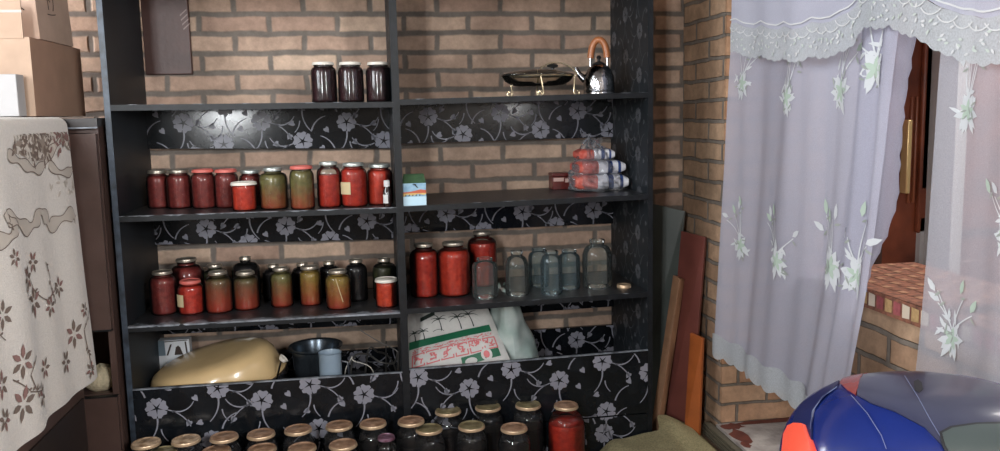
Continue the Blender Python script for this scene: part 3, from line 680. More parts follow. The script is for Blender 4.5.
FILM = glass('clear_plastic_film', (.93, .93, .95), (.80, .81, .86), .08, 1.45, .08)
m = MB()
P0 = atY(576, 186, by-.06); P1 = atY(648, 186, by-.06)
outline = [(573, 186), (576, 168), (584, 152), (594, 138), (597, 131), (602, 133), (614, 140), (621, 158), (634, 170), (646, 172), (648, 184), (640, 191)]
def bag_shape(u, v):
    # u around, v from base to the tied handles
    cx, cy = .884, 3.0; a = 2*pi*u
    hh = .19
    rx = .096*(1-v**1.5)**.8+.010; ry = .092*(1-v**1.8)**.7+.008
    n_ = noise.noise(Vector((cos(a)*2.2, sin(a)*2.2, v*5)))+.8*abs(noise.noise(Vector((cos(a)*6, sin(a)*6, v*9))))
    sk = -.025*v
    tail = .004*max(0, cos(a))**2*(1-v)**1.6
    return (cx+sk+rx*cos(a)*(1+.18*n_)+tail, cy+ry*sin(a)*(1+.25*n_), zz+.003+v*hh*(1+.1*n_))
m.grid(bag_shape, 72, 28, 0, True)
for sgn in (-1, 1):       # knotted handles
    m.grid(lambda u, v: (.872+sgn*.012*sin(pi*u)+.012*(v-.5)+sgn*.02*u, 3.0+.006*sin(6*u), zz+.165+.05*sin(pi*u)*(1 if sgn < 0 else .7)+.003*v), 8, 2)
bg = m.build('plastic_bag', FILM, loc=(.905, 3.0, zz), smooth=25); tag(bg, 'clear plastic carrier bag holding red, white and blue striped packets', 'bag')

# kettle
zz = shelf_z('R', 1, .87); P = atY(599, 93, 2.93); kx, ky = P.x, 2.93; t = thing('kettle', 'shiny steel kettle with an arched wooden handle on the top right shelf', 'kettle', (kx, ky, zz))
R = px2m(31, P)/2; hk = px2m(30, P); m = MB()
prof = [(0, .002), (R*.86, .002), (R*.9, 0), (R*.98, .006), (R, .014), (R*1.0, hk*.38), (R*.95, hk*.6), (R*.8, hk*.8), (R*.6, hk*.92), (R*.42, hk*.98), (R*.4, hk)]
m.lathe(prof, 40); m.build('kettle_body', DSTEEL, t).location = (0, 0, 0)
m = MB(); m.lathe([(R*.9, 0), (R*1.0, 0), (R*1.02, .004), (R*1.0, .009), (R*.95, .009)], 40); m.build('base_rim', STEEL, t).location = (0, 0, 0)
m = MB(); m.lathe([(R*.43, hk*.985), (R*.40, hk*1.02), (R*.1, hk*1.1), (R*.1, hk*1.16), (R*.16, hk*1.22), (R*.1, hk*1.28), (0, hk*1.29)], 24); m.build('lid', BLACKP, t).location = (0, 0, 0)
hz = px2m(54, P); ax = Vector((-.9, .44, 0)).normalized()
pts = []; n = 14
for i in range(n+1):
    a = pi*i/n; pts.append(ax*(R*.55*cos(a))*1.0+Vector((0, 0, hk*.8+(hz-hk*.8)*sin(a)**.6 if 0 < i < n else hk*.8)))
m = MB(); m.tube(pts[1:14], .0125, 12); m.build('handle', WOODH, t).location = (0, 0, 0)
m = MB(); m.tube([pts[0]+Vector((0, 0, -.004)), pts[1], pts[2]], .005, 10); m.tube([pts[n]+Vector((0, 0, -.004)), pts[n-1], pts[n-2]], .005, 10); m.build('handle_bracket', STEEL, t).location = (0, 0, 0)
m = MB(); m.tube([(-R*.8, .02, hk*.5), (-R*1.15, .03, hk*.68), (-R*1.38, .035, hk*.9)], [.016, .011, .008], 14); m.build('spout', DSTEEL, t).location = (0, 0, 0)

# oval glass dish in a gold wire stand
zz = shelf_z('R', 1, .65); Yd = 2.95; Pc = atY(541, 92, Yd); t = thing('serving_stand', 'gold wire stand with scroll feet on the top right shelf', 'stand', (Pc.x, Yd, zz))
sc = px2m(1, Pc); dishz = 13*sc
def ell(rx, ry, z, n=40): return [(rx*cos(2*pi*i/n), ry*sin(2*pi*i/n), z) for i in range(n)]
m = MB(); m.tube(ell(34*sc, .085, 20*sc), .003, 6, closed=True); m.build('ring', GOLD, t).location = (0, 0, 0)
def scroll_leg(x, y, sg):
    m = MB(); pts = [(x, y, 20.5*sc), (x-sg*1*sc, y-.006, 12*sc), (x-sg*2*sc, y-.012, 5*sc)]
    for i in range(12):
        a = -pi*.1+i/11*1.75*pi; rr = (3.2-.14*i)*sc
        pts.append((x-sg*2*sc+sg*(3.2*sc-rr*cos(a)), y-.012, 4.0*sc-rr*sin(a)*.95))
    lo = min(p[2] for p in pts); pts = [(p[0], p[1], p[2]-(lo-.0022 if p[2] < 8*sc else 0)) for p in pts]
    m.tube(pts, .003, 8); return m
for x, y, sg in ((-5, -.08, -1), (31, -.055, 1), (-30, .035, -1), (2, .083, 1)):
    o = scroll_leg(x*sc, y, sg).build('leg', GOLD, t); o.location = (0, 0, 0)
m = MB(); pts = [((-5+38*i/16)*sc, -.08+.02*i/16, (21+11*sin(pi*(.12+.88*i/16))**.7)*sc if i < 16 else 20*sc) for i in range(17)]
m.tube(pts, .003, 8); m.build('handle', GOLD, t).location = (0, 0, 0)
d = thing('glass_dish', 'oval smoked glass dish with a dark knobbed lid resting in the gold wire stand', 'dish', (Pc.x-3*sc, Yd, zz+10*sc))
a_, b_ = 37*sc, .08
m = MB(); m.lathe([(0, 0), (.55, 0), (.72, 1.2*sc), (.9, 5*sc), (1.0, 10.5*sc), (.97, 10.5*sc), (.87, 5.2*sc), (.7, 1.8*sc), (0, .8*sc)], 40, sx=a_, sy=b_); m.build('dish_body', GLD, d).location = (0, 0, 0)
m = MB(); m.lathe([(.96, 10.8*sc), (1.0, 11*sc), (1.0, 11.8*sc), (.8, 14*sc), (.45, 16*sc), (.14, 17*sc), (0, 17.2*sc)], 40, sx=a_, sy=b_); m.build('lid', GLD, d).location = (0, 0, 0)
m = MB(); m.tube(ell(a_*.99, b_*.99, 10.9*sc), .0016, 6, closed=True); m.build('rim', STEEL, d).location = (0, 0, 0)
m = MB(); m.lathe([(.006, 16.4*sc), (.006, 18*sc), (.020, 19*sc), (.022, 20.5*sc), (.014, 22*sc), (0, 22.4*sc)], 20, (15*sc, 0, 0)); m.build('knob', BLACKP, d).location = (0, 0, 0)

# brown panel hanging on the brick behind the top left shelf
P0, P1 = atY(147, 75, WY), atY(193.5, 75, WY); zt = atY(193, -18, WY).z; t = thing('wall_hanging', 'dark brown flat panel hung on the brick wall behind the top left shelf', 'wall panel', ((P0.x+P1.x)/2, WY-.012, P0.z))
m = MB(); m.box((P0.x, WY-.018, P0.z), (P1.x, WY-.0005, zt)); m.build('board', mat('brown_leatherette', srgb(88, 60, 54), .45, noise_scale=9, noise_amt=.3, bump=.1), t, bevel=.003)
m = MB()
for i in range(4):
    q = atY(183+i*1.2, 13+i*4.6, WY-.02); s1 = .011
    m.face([(q.x-.012, WY-.0186, q.z-.012), (q.x+.012, WY-.0186, q.z+.010), (q.x+.012, WY-.0186, q.z+.015), (q.x-.012, WY-.0186, q.z-.006)])
m.build('glare_stripes', mat('painted_glare', srgb(150, 128, 122), .5), t, smooth=0)  # pale strokes paint a hatch of glare onto the panel

# ------------------------------------------------------------------ bottom compartment
# big beige enamel basin, upside down and tilted
BEIGE = mat('beige_enamel', srgb(214, 184, 136), .22, noise_scale=10, noise_amt=.12, coat=.4)
Rb = .236; th_b = radians(-13); Tz = atY(266, 342, 2.93).z-BASEZ-.112; bxc = atY(284, 365, 2.94).x-.245
t = thing('enamel_basin', 'big beige enamel basin lying upside down on the bottom left shelf', 'basin', (bxc, 2.96, BASEZ))
M = Matrix.Translation((0, 0, Tz)) @ Matrix.Rotation(th_b, 4, 'Y') @ Matrix.Rotation(radians(6), 4, 'X') @ Matrix.Diagonal((1, .76, 1, 1))
m = MB(); m.lathe([(Rb*1.04, -.048), (Rb*1.05, -.042), (Rb, -.037), (Rb*.985, -.01), (Rb*.95, .028), (Rb*.88, .054), (Rb*.76, .067), (Rb*.5, .07), (0, .07)], 48, M=M)
m.lathe([(Rb*1.04, -.048), (Rb*.97, -.040), (Rb*.955, -.01), (Rb*.92, .026), (Rb*.85, .049), (0, .066)], 48, M=M)
m.build('basin_body', BEIGE, t).location = (0, 0, 0)
m = MB(); m.tube([M @ Vector((Rb*1.04*cos(a), Rb*1.04*sin(a), -.045)) for a in [2*pi*i/48 for i in range(48)]], .004, 8, closed=True); m.build('rolled_rim', mat('dark_enamel_rim', srgb(60, 46, 36), .3), t).location = (0, 0, 0)
# steel pot, pale blue enamel mug, cup
c = atY(312, 380, 2.99); t = thing('saucepan', 'dark steel saucepan with a rim beside the beige basin', 'pot', (c.x+.016, 3.045, BASEZ)); t.scale = (.9, .9, 1)
m = MB(); hp = atY(312, 350, 2.99).z-BASEZ; m.lathe([(0, 0), (.075, 0), (.085, .008), (.096, hp*.5), (.1, hp*.93), (.112, hp), (.112, hp+.004), (.098, hp), (.092, hp*.9), (.08, .012), (0, .008)], 40); m.build('pot_body', mat('grey_blue_steel', srgb(96, 106, 116), .25, metal=.8, noise_scale=12, noise_amt=.5), t).location = (0, 0, 0)
for a in (-.5, pi-.5):
    m = MB(); m.tube([(.1*cos(a-.25), .1*sin(a-.25), hp*.8), (.135*cos(a-.12), .135*sin(a-.12), hp*.82), (.135*cos(a+.12), .135*sin(a+.12), hp*.82), (.1*cos(a+.25), .1*sin(a+.25), hp*.8)], .005, 8); m.build('handle', BLACKP, t).location = (0, 0, 0)
c = atY(331, 378, 2.86); t = thing('enamel_mug', 'pale blue-grey enamel mug standing before the dark saucepan', 'mug', (c.x, 2.865, BASEZ))
hm = atY(331, 352, 2.865).z-BASEZ; m = MB(); m.lathe([(0, 0), (.036, 0), (.04, .005), (.04, hm-.004), (.042, hm), (.039, hm), (.037, hm-.006), (.036, .008), (0, .006)], 28); m.build('mug_body', mat('pale_blue_enamel', srgb(150, 168, 184), .25, noise_scale=20, noise_amt=.12), t).location = (0, 0, 0)
m = MB(); m.tube([(.038, -.01, hm*.8), (.062, -.018, hm*.78), (.066, -.02, hm*.5), (.04, -.012, hm*.28)], .0045, 8); m.build('handle', mat('dark_mug_trim', srgb(40, 44, 52), .3), t).location = (0, 0, 0)
c = atY(278, 382, 2.9); t = thing('ladle', 'small ladle with a white bowl tucked at the right end of the beige basin', 'ladle', (c.x, 2.86, BASEZ))
q0 = atY(275, 385, 2.86)-Vector((c.x, 2.86, BASEZ)); q1 = atY(281, 361, 2.86)-Vector((c.x, 2.86, BASEZ))
m = MB(); m.tube([(q0.x-.004, 0, .004), q0, q1], .004, 8); m.build('handle', STEEL, t).location = (0, 0, 0)
m = MB(); m.lathe([(0, 0), (.012, .003), (.017, .012), (.018, .016), (.016, .012), (0, .004)], 18, M=Matrix.Translation(q1) @ Matrix.Rotation(.8, 4, 'Y')); m.build('bowl', LIDWHITE, t).location = (0, 0, 0)
# bent wires and a string
wr = mat('dark_cable', srgb(58, 56, 54), .4); t = thing('cable_tangle', 'dark tangle of bent cables in the bottom left compartment near the divider', 'cable', (atY(375, 372, 2.95).x, 2.98, BASEZ))
def wire(pts, r, name, mt):
    m = MB(); P = [atY(a, b, c)-wloc(t) for a, b, c in pts]; Q = []
    for i in range(len(P)-1):
        p0, p1, p2, p3 = P[max(i-1, 0)], P[i], P[i+1], P[min(i+2, len(P)-1)]
        for s_ in range(6):
            x = s_/6; Q.append(.5*((2*p1)+(-p0+p2)*x+(2*p0-5*p1+4*p2-p3)*x*x+(-p0+3*p1-3*p2+p3)*x**3))
    Q.append(P[-1]); Q = [Vector((q.x, q.y, max(q.z, r))) for q in Q]; m.tube(Q, r, 7); m.build(name, mt, t).location = (0, 0, 0)
wire([(350, 420, 2.95), (352, 362, 2.95), (366, 354, 2.97), (380, 362, 2.98), (394, 363, 2.95), (398, 355, 2.93), (398, 415, 2.93)], .004, 'cable', wr)
wire([(362, 418, 3.0), (368, 352, 3.0), (378, 352, 3.02), (388, 356, 3.05), (396, 372, 3.05), (398, 412, 3.05)], .0035, 'cable', wr)
wire([(360, 330, 3.08), (378, 341, 3.06), (398, 352, 3.04), (400, 366, 3.03), (402, 412, 3.0)], .0022, 'cable', mat('grey_cable', srgb(110, 104, 98), .4))
wire([(386, 416, 3.06), (386, 380, 3.06), (386, 341, 3.06)], .0025, 'cable', wr)
wire([(345, 410, 2.90), (345, 373, 2.90), (351, 359, 2.90), (352, 357, 2.90), (354, 361, 2.90), (373, 371, 2.90), (375, 412, 2.90)], .0016, 'string', mat('white_string', srgb(205, 200, 190), .7))
# small white printed carton at the back
p0, p1 = atY(159, 356, 3.1), atY(189, 339, 3.1); t = thing('white_carton', 'small white carton with black strokes standing behind the beige basin', 'carton', ((p0.x+p1.x)/2, 3.12, BASEZ))
m = MB(); xw = (p1.x-p0.x)/2; ztop = p1.z-BASEZ; m.box((-xw, -.02, 0), (xw, .02, ztop), 0)
f = lambda u, v: (-xw+2*xw*u, -.0206, ztop-(1-v)*(ztop-(p0.z-BASEZ)))
decal(m, [[(0, 0), (.22, 0), (.2, 1), (0, 1)]], f, 2)
f2 = lambda u, v: (-xw+2*xw*u, -.0209, ztop-(1-v)*(ztop-(p0.z-BASEZ)))
decal(m, [[(.24, 0), (.30, 0), (.44, .72), (.38, .72)], [(.5, 0), (.56, .52), (.64, .62), (.70, .5), (.78, 0)], [(.88, .1), (.93, .1), (.9, .85), (.85, .85)], [(.2, .94), (.95, .97), (.95, .92), (.2, .88)]], f2, 1)
m.build('carton_body', [mat('white_carton_card', srgb(215, 218, 222), .6), INK, mat('carton_grey_blue', srgb(110, 128, 140), .6)], t, smooth=0).location = (0, 0, 0)

# rice sack leaning in the right bay
SACKW = mat('woven_sack_white', srgb(206, 204, 200), .6, noise_scale=60, noise_amt=.08, bump=.2, bump_scale=120); SG = mat('sack_green', srgb(26, 98, 68), .5); SR = mat('sack_red_print', srgb(206, 110, 112), .6); SK = mat('sack_dark_print', srgb(34, 46, 40), .6)
A0, A1, A2, A3 = atY(405, 392, 2.83), atY(512, 364, 2.84), atY(484, 299, 2.99), atY(408, 314, 2.99)
lift = 0
ctr = (A0+A1+A2+A3)/4
nrm = (A1-A0).cross(A3-A0).normalized()
if nrm.y > 0: nrm = -nrm
def sack(u, v, side, off=0):
    p = (A0*(1-u)+A1*u)*(1-v)+(A3*(1-u)+A2*u)*v
    b = (max(0, sin(pi*u))**.45)*(max(0, sin(pi*v))**.45)
    n_ = noise.noise(Vector((u*4, v*4, side)))*.016*b
    return p+nrm*((.028*b+n_)*(1 if side else -1.6)+off)
m = MB()
for s_ in (1, 0): m.grid(lambda u, v: sack(u, v, s_), 28, 18)
bmesh.ops.remove_doubles(m.bm, verts=m.bm.verts, dist=.0005)
bmesh.ops.recalc_face_normals(m.bm, faces=m.bm.faces)
sp = lambda u, v: sack(u, v, 1, .0012)
def qgrid(u0, v0, u1, v1, n=10, sl=0):
    return [[(u0+(u1-u0)*i/n, v0+sl*i/n), (u0+(u1-u0)*(i+1)/n, v0+sl*(i+1)/n), (u0+(u1-u0)*(i+1)/n, v1+sl*(i+1)/n), (u0+(u1-u0)*i/n, v1+sl*i/n)] for i in range(n)]
decal(m, qgrid(.03, .50, .93, .60, 14), sp, 1)
decal(m, qgrid(.55, .12, .93, .235, 10, .02), sp, 1)
rg = random.Random(5)
for i in range(6):
    u0 = .06+i*.148; v0 = .255
    for q in ((u0, v0, u0+.135, v0+.016), (u0, v0+.15, u0+.135, v0+.166), (u0, v0, u0+.013, v0+.16), (u0+.122, v0, u0+.135, v0+.16)): decal(m, qgrid(*q, 3), sp, 2)
    for k in range(7): decal(m, arc(u0+rg.uniform(.025, .10), v0+rg.uniform(.03, .13), rg.choice((0, 0, pi/2, pi/2, .8, 2.4)), rg.uniform(.04, .07), rg.uniform(-1.5, 1.5), .017, .012, 4), lambda u, v: sp(min(u, u0+.118) if u > u0+.015 else u0+.015, min(max(v, v0+.016), v0+.15)), 2)
for i in range(90): decal(m, arc(rg.uniform(.05, .9), rg.uniform(.43, .485), rg.uniform(-.4, .4), rg.uniform(.015, .04), rg.uniform(-2, 2), .010, .007, 3), sp, 2)
decal(m, [[(.80+.055*cos(a*.4488), .20+.085*sin(a*.4488)) for a in range(14)]], lambda u, v: sack(u, v, 1, .0018), 0); decal(m, [[(.80+.03*cos(a*.4488), .20+.05*sin(a*.4488)) for a in range(14)]], lambda u, v: sack(u, v, 1, .0024), 2); decal(m, [[(.64+.06*cos(a*.4488), .16+.05*sin(a*.4488)) for a in range(14)]], lambda u, v: sack(u, v, 1, .0018), 0)
decal(m, qgrid(.16, .84, .34, .9, 4, .05), sp, 3)
for bx_, by_, s_ in ((.40, .70, 1), (.62, .66, 1.1), (.76, .66, 1.2), (.10, .62, .7), (.2, .62, .7)):
    decal(m, arc(bx_, by_-.04, pi/2, .16*s_, .3, .014, .008), sp, 3)
    for a in (.2, .9, 1.7, 2.4, 3.0): decal(m, arc(bx_-.02*s_, by_+.115*s_, a, .10*s_, -1.2 if a < 1.5 else 1.2, .016, .004), sp, 3)
decal(m, arc(.30, .67, .5, .14, -1.5, .008, .005), sp, 3)
m.recalc = False
tag(m.build('rice_sack', [SACKW, SG, SR, SK], loc=(ctr.x, ctr.y, BASEZ), smooth=70), 'white woven sack with a green band and red print lying on the bottom right shelf', 'sack')
# second translucent bag to its right
TB = mat('milky_bag', srgb(196, 206, 202), .35, noise_scale=14, col2=srgb(150, 172, 166)); m = MB()
c = atY(508, 345, 2.96)
def tbag(u, v):
    a = 2*pi*u; cx, cy = c.x+.02, 2.97; n_ = noise.noise(Vector((cos(a)*1.6, sin(a)*1.6, v*3+4)))
    w = .085*(1-v*.35)*(.2+.8*sin(pi*min(1, v*.9+.12))**.5)
    return (cx-.03*v+w*cos(a)*(1+.35*n_)+.03*(1-v)*max(0, cos(a)), cy+.10*sin(a)*(1+.3*n_)*(1-.3*v), BASEZ+.01+v*.335*(1+.06*n_))
m.grid(tbag, 36, 16, 0, True)
vs = [m.v((c.x, 2.97, BASEZ+.34))]
tag(m.build('milky_plastic_bag', TB, loc=(c.x, 2.97, BASEZ), smooth=30), 'crumpled milky green-white plastic bag right of the printed sack', 'bag')

# ------------------------------------------------------------------ left side furniture
AY = 2.70; zA = H+.018
cab = thing('brown_cabinet', 'dark brown glossy cabinet standing left of the black shelving unit', 'cabinet', (-1.25, 2.95, 0))
m = MB(); x0, x1 = LX+.02, -.832
BK = 3.02
m.box((x0, AY+.02, .06), (x1, BK, .10)); m.box((x0, AY+.02, zA-.05), (x1, BK, zA-.03)); m.box((x0, BK-.02, .1), (x1, BK, zA-.05)); m.box((x0, AY+.02, .1), (x0+.02, BK-.02, zA-.05)); m.box((x1-.02, AY+.02, .1), (x1, BK-.02, zA-.05))
nz = atY(100, 331, AY).z; kz = atY(100, 397, AY).z
m.box((x0+.02, AY+.22, kz), (x1-.02, AY+.235, nz)); m.box((x0+.02, AY+.03, kz-.02), (x1-.02, BK-.02, kz)); m.box((x0+.02, AY+.03, nz), (x1-.02, BK-.02, nz+.018)); m.box((x0+.03, AY+.05, 0), (x1-.03, BK-.04, .06))
m.build('carcass', BROWN, cab, smooth=0)
m = MB(); m.box((x0-.0, AY-.012, zA-.03), (x1+.008, BK, zA-.004)); m.box((x0, AY-.013, zA-.036), (x1+.008, AY-.008, zA-.031), 1); m.build('top_slab', [BROWNEDGE, EDGEPALE], cab, smooth=0)
m = MB(); m.box((x0+.003, AY, nz+.003), (x1-.003, AY+.018, zA-.052)); m.box((x0+.003, AY-.001, nz-.003), (x1-.002, AY+.018, nz+.003), 1); m.build('upper_door', [BROWN, LAMEDGE], cab, smooth=0)
m = MB(); m.box((x0+.003, AY, .07), (x1-.003, AY+.018, kz-.004)); m.box((x0+.003, AY-.001, kz-.004), (x1-.002, AY+.018, kz), 1); m.build('lower_drawer', [BROWN, LAMEDGE], cab, smooth=0)
# cream bundle in the open niche
q = atY(98, 384, AY+.06); m = MB()
def bund(u, v):
    a = 2*pi*u; n_ = noise.noise(Vector((cos(a)*2, sin(a)*2, v*4))); w = sin(pi*min(1, .12+v*.88))**.5
    return (q.x+.055*cos(a)*w*(1+.1*n_), AY+.09+.055*sin(a)*w*(1+.1*n_), kz+.001+.085*v*(1+.1*n_))
m.grid(bund, 24, 10, 0, True); tag(m.build('cream_bundle', mat('cream_fleece', srgb(214, 200, 168), .9, noise_scale=60, noise_amt=.25, bump=.6, bump_scale=140), loc=(q.x, AY+.09, kz)), 'fuzzy cream bundle in the open niche of the brown cabinet', 'bundle')
# chest under the cloth
CX = -.905
ch = thing('dark_chest', 'tall dark chest hidden under the patterned cloth at the left edge', 'chest', (-1.36, 2.16, 0))
m = MB(); m.box((LX+.02, 1.55, .05), (CX-.02, AY-.025, H+.004)); m.box((LX+.05, 1.58, 0), (CX-.05, AY-.06, .05)); m.build('chest_body', BROWN, ch, smooth=0)
m = MB(); m.box((CX-.02, 1.58, .1), (CX-.014, AY-.05, .40)); m.build('side_board', BROWNEDGE, ch, smooth=0)
# the cloth: over the top, down the right side, with print
CLOTH = mat('cream_tablecloth', srgb(234, 228, 220), .9, noise_scale=160, noise_amt=.1, bump=.25, bump_scale=300, sheen=.2); CP1 = mat('cloth_brown_print', srgb(128, 112, 102), .9); CP2 = mat('cloth_rose_print', srgb(150, 116, 110), .9); CP3 = mat('cloth_grey_fill', srgb(206, 197, 186), .9)
HEM = atX(90, 378, CX).z
def side_x(y, z):
    dn = max(0, (H-z))
    return CX+.008*sin(y*15)*min(1, dn*3)+.006*sin(y*31+z*3)*min(1, dn*2)+.012*dn-.022*max(0, 1-dn/.03)
YF = 2.672
def cloth(u, v):           # v<.4 top, then side; u along depth
    y = 1.52+(YF-1.52)*u
    ztop = H+.019
    if v < .35: return (LX+.05+(CX-.03-LX-.05)*(v/.35), y, ztop+.002*sin(v*30+u*9))
    t_ = (v-.35)/.65
    if t_ < .12:
        a = t_/.12*pi/2; return (CX-.03+.03*sin(a)+.0, y-.05*0, ztop-.03+.03*cos(a))
    t2 = (t_-.12)/.88; z = (ztop-.03)+(HEM-(ztop-.03))*t2
    yy = y+(.02*t2 if u > .9 else 0)*(u-.9)*10
    return (side_x(y, z) if z < ztop-.06 else CX+(side_x(y, ztop-.06)-CX)*((ztop-.03-z)/.03), yy, z)
m = MB(); m.grid(cloth, 64, 70)
cs = lambda y, z: (side_x(y, z)+.0018, y, z)
def cpt(px, py): p = atX(px, py, CX+.01); return p.y, p.z
polys1, polys2, polys3 = [], [], []
rg = random.Random(12)
def cl_flower(px, py, r, n=6):
    y, z = cpt(px, py); a = rg.uniform(0, 1)
    for k in range(n):
        (polys2 if rg.random() < .35 else polys1).append(leaf(y+.2*r*cos(a+2*pi*k/n), z+.2*r*sin(a+2*pi*k/n), a+2*pi*k/n, r*.9, r*.42))
def cl_branch(pts, w=.004, leaves=1, r=.013):
    P = [cpt(*p) for p in pts]
    for (ya, za), (yb, zb) in zip(P, P[1:]):
        L = sqrt((yb-ya)**2+(zb-za)**2); an = atan2(zb-za, yb-ya); c_ = rg.uniform(-.6, .6)
        polys1.extend(arc(ya, za, an-c_/2, L, c_, w, w*.7, 5))
        for k in range(max(1, int(L/.022))):
            t_ = rg.random(); s_ = rg.choice((-1, 1)); (polys1 if rg.random() < .8 else polys2).append(leaf(ya+(yb-ya)*t_, za+(zb-za)*t_, an+s_*rg.uniform(.6, 1.2), r*rg.uniform(.8, 1.5), r*.55))
for p in ((74, 334, .042), (67, 362, .035), (86, 370, .028), (20, 362, .042), (48, 368, .03), (22, 404, .045), (40, 395, .036), (5, 420, .03), (5, 315, .036), (37, 302, .042), (52, 306, .03), (62, 287, .03), (28, 278, .034), (3, 385, .035), (80, 310, .024), (12, 258, .024), (36, 262, .03)): cl_flower(*p)
for p in (((86, 312), (80, 330), (84, 352), (88, 372)), ((32, 356), (26, 376), (34, 396)), ((14, 380), (26, 392), (44, 386)), ((24, 268), (36, 288), (50, 300), (60, 288)), ((48, 262), (52, 280), (58, 300)), ((0, 330), (8, 340)), ((2, 428), (10, 412)), ((28, 270), (24, 290), (30, 306))): cl_branch(p)
# scroll ribbon across the middle and the dark ornament at the top fold
def ribbon(pts, w, dest, ol=True):
    P = [cpt(*p) for p in pts]; Q = []
    for i in range(len(P)-1):
        p0, p1, p2, p3 = [Vector(P[j]) for j in (max(i-1, 0), i, i+1, min(i+2, len(P)-1))]
        for s_ in range(6):
            x = s_/6; Q.append(.5*((2*p1)+(-p0+p2)*x+(2*p0-5*p1+4*p2-p3)*x*x+(-p0+3*p1-3*p2+p3)*x**3))
    Q.append(Vector(P[-1])); pr = None
    for i, q_ in enumerate(Q):
        t_ = (Q[min(i+1, len(Q)-1)]-Q[max(i-1, 0)]).normalized(); n_ = Vector((-t_.y, t_.x)); ww = w*(1+.5*sin(i*.7))/2
        cur = (q_+n_*ww, q_-n_*ww)
        if pr: dest.append([tuple(pr[0]), tuple(pr[1]), tuple(cur[1]), tuple(cur[0])])
        if ol and pr:
            for k, sg in ((0, 1), (1, -1)): polys1.append([tuple(pr[k]), tuple(cur[k]), tuple(cur[k]+n_*sg*.0028), tuple(pr[k]+n_*sg*.0028)])
        pr = cur
ribbon([(-4, 242), (8, 238), (14, 226), (6, 218), (16, 221), (30, 228), (38, 222), (44, 212), (50, 218), (54, 226), (62, 219), (70, 214), (74, 220)], .03, polys3)
ribbon([(52, 164), (60, 172), (70, 172), (76, 166)], .02, polys3)
ribbon([(10, 154), (20, 160), (30, 166), (40, 170), (48, 163), (54, 150), (62, 140)], .022, polys3)
patch = [cpt(*p) for p in ((14, 152), (26, 132), (36, 121), (50, 119), (62, 124), (72, 136), (77, 152), (70, 150), (62, 140), (54, 146), (48, 160), (38, 162), (26, 156))]
polys4, polys5 = [], []
ya_, yb_ = min(p[0] for p in patch), max(p[0] for p in patch); za_, zb_ = min(p[1] for p in patch), max(p[1] for p in patch); st_ = .012
for i in range(int((yb_-ya_)/st_)+1):
    for j in range(int((zb_-za_)/st_)+1):
        c_ = clip(patch, (ya_+i*st_, za_+j*st_, ya_+(i+1)*st_, za_+(j+1)*st_))
        if c_: polys4.append(c_)
def inside(q, poly):
    r_ = False
    for i in range(len(poly)):
        a, b = poly[i-1], poly[i]
        if (a[1] > q[1]) != (b[1] > q[1]) and q[0] < (b[0]-a[0])*(q[1]-a[1])/(b[1]-a[1])+a[0]: r_ = not r_
    return r_
for i in range(420):
    q_ = (rg.uniform(ya_, yb_), rg.uniform(za_, zb_))
    if inside(q_, patch): (polys5 if rg.random() < .6 else polys1).append(leaf(q_[0], q_[1], rg.uniform(0, 6.3), rg.uniform(.018, .036), .011))
for i in range(40):
    px_, py_ = rg.uniform(54, 76), rg.uniform(126, 150)
    y, z = cpt(px_, py_); polys2.append(leaf(y, z, rg.uniform(0, 6.3), rg.uniform(.015, .035), .012))
for i in range(18):
    y, z = cpt(rg.uniform(54, 76), rg.uniform(180, 192)); polys3.append(leaf(y, z, rg.uniform(0, 6.3), .025, .01))
rc = (1.54, HEM+.004, YF-.004, H-.02)
for pl, mi in ((polys4, 4), (polys3, 3), (polys5, 5), (polys1, 1), (polys2, 2)):
    off = .0018+.0004*{4: 0, 3: 1, 5: 2, 1: 3, 2: 4}[mi]
    decal(m, pl, lambda y, z: (side_x(y, z)+off, y, z), mi, rc)
m.recalc = False
tag(m.build('patterned_tablecloth', [CLOTH, CP1, CP2, CP3, mat('cloth_taupe_fill', srgb(164, 150, 138), .9), mat('cloth_pale_leaf', srgb(222, 214, 204), .9)], loc=(CX, 2.1, H), smooth=80), 'cream cloth with brown floral print draped over the chest at the left', 'tablecloth')

# cardboard boxes on top
zB = H+.023
bx = thing('cardboard_box', 'large brown cardboard box with a raised front flap on the cabinet', 'box', (-1.2, 2.84, zB))
m = MB(); zt = H+.256; m.box((-1.42, 2.615, zB), (-.97, 3.05, zt), 1, {2: 0}); m.build('box_body', [CARD, CARDSHADE], bx, smooth=0)  # faces other than the front get darker card, shade painted into the colour
m = MB(); m.box((-1.42, 2.612, zt-.004), (-.985, 2.617, zt+.105)); m.box((-1.42, 2.610, zt+.07), (-.983, 2.614, zt+.078), 1); m.build('flap', [CARD, mat('box_tape', srgb(196, 176, 164), .5)], bx, smooth=0)
b2 = thing('cardboard_box', 'smaller cardboard box with scribbled marks stacked on the large box', 'box', (-1.04, 2.82, zt))
m = MB(); m.hexa([(-1.16, 2.68, zt+.001), (-.965, 2.685, zt+.001), (-.965, 2.97, zt+.001), (-1.16, 2.97, zt+.001), (-1.16, 2.68, zt+.22), (-.975, 2.685, zt+.22), (-.975, 2.97, zt+.22), (-1.16, 2.97, zt+.22)], 0)
sx_ = lambda u, v: (-.9640-.010*(v/.22), 2.685+u, zt+v)
for st in (arc(.085, .135, 1.7, .03, -2.4, .005, .005), arc(.10, .10, 1.6, .06, .2, .006, .005), arc(.13, .14, 1.4, .028, 1.5, .006, .004), arc(.135, .10, 1.0, .045, .9, .006, .006), arc(.085, .085, 0, .07, .2, .003, .003), arc(.12, .125, 2.5, .03, .6, .005, .004)):
    decal(m, st, sx_, 1)
fx = lambda u, v: (-1.10+u, 2.6795, zt+v)
for st in (arc(.07, .15, -1.2, .03, 1.2, .004, .003), arc(.09, .12, 2.0, .03, -1.2, .004, .003), arc(.085, .10, -1.0, .02, .6, .004, .003)): decal(m, st, fx, 1)
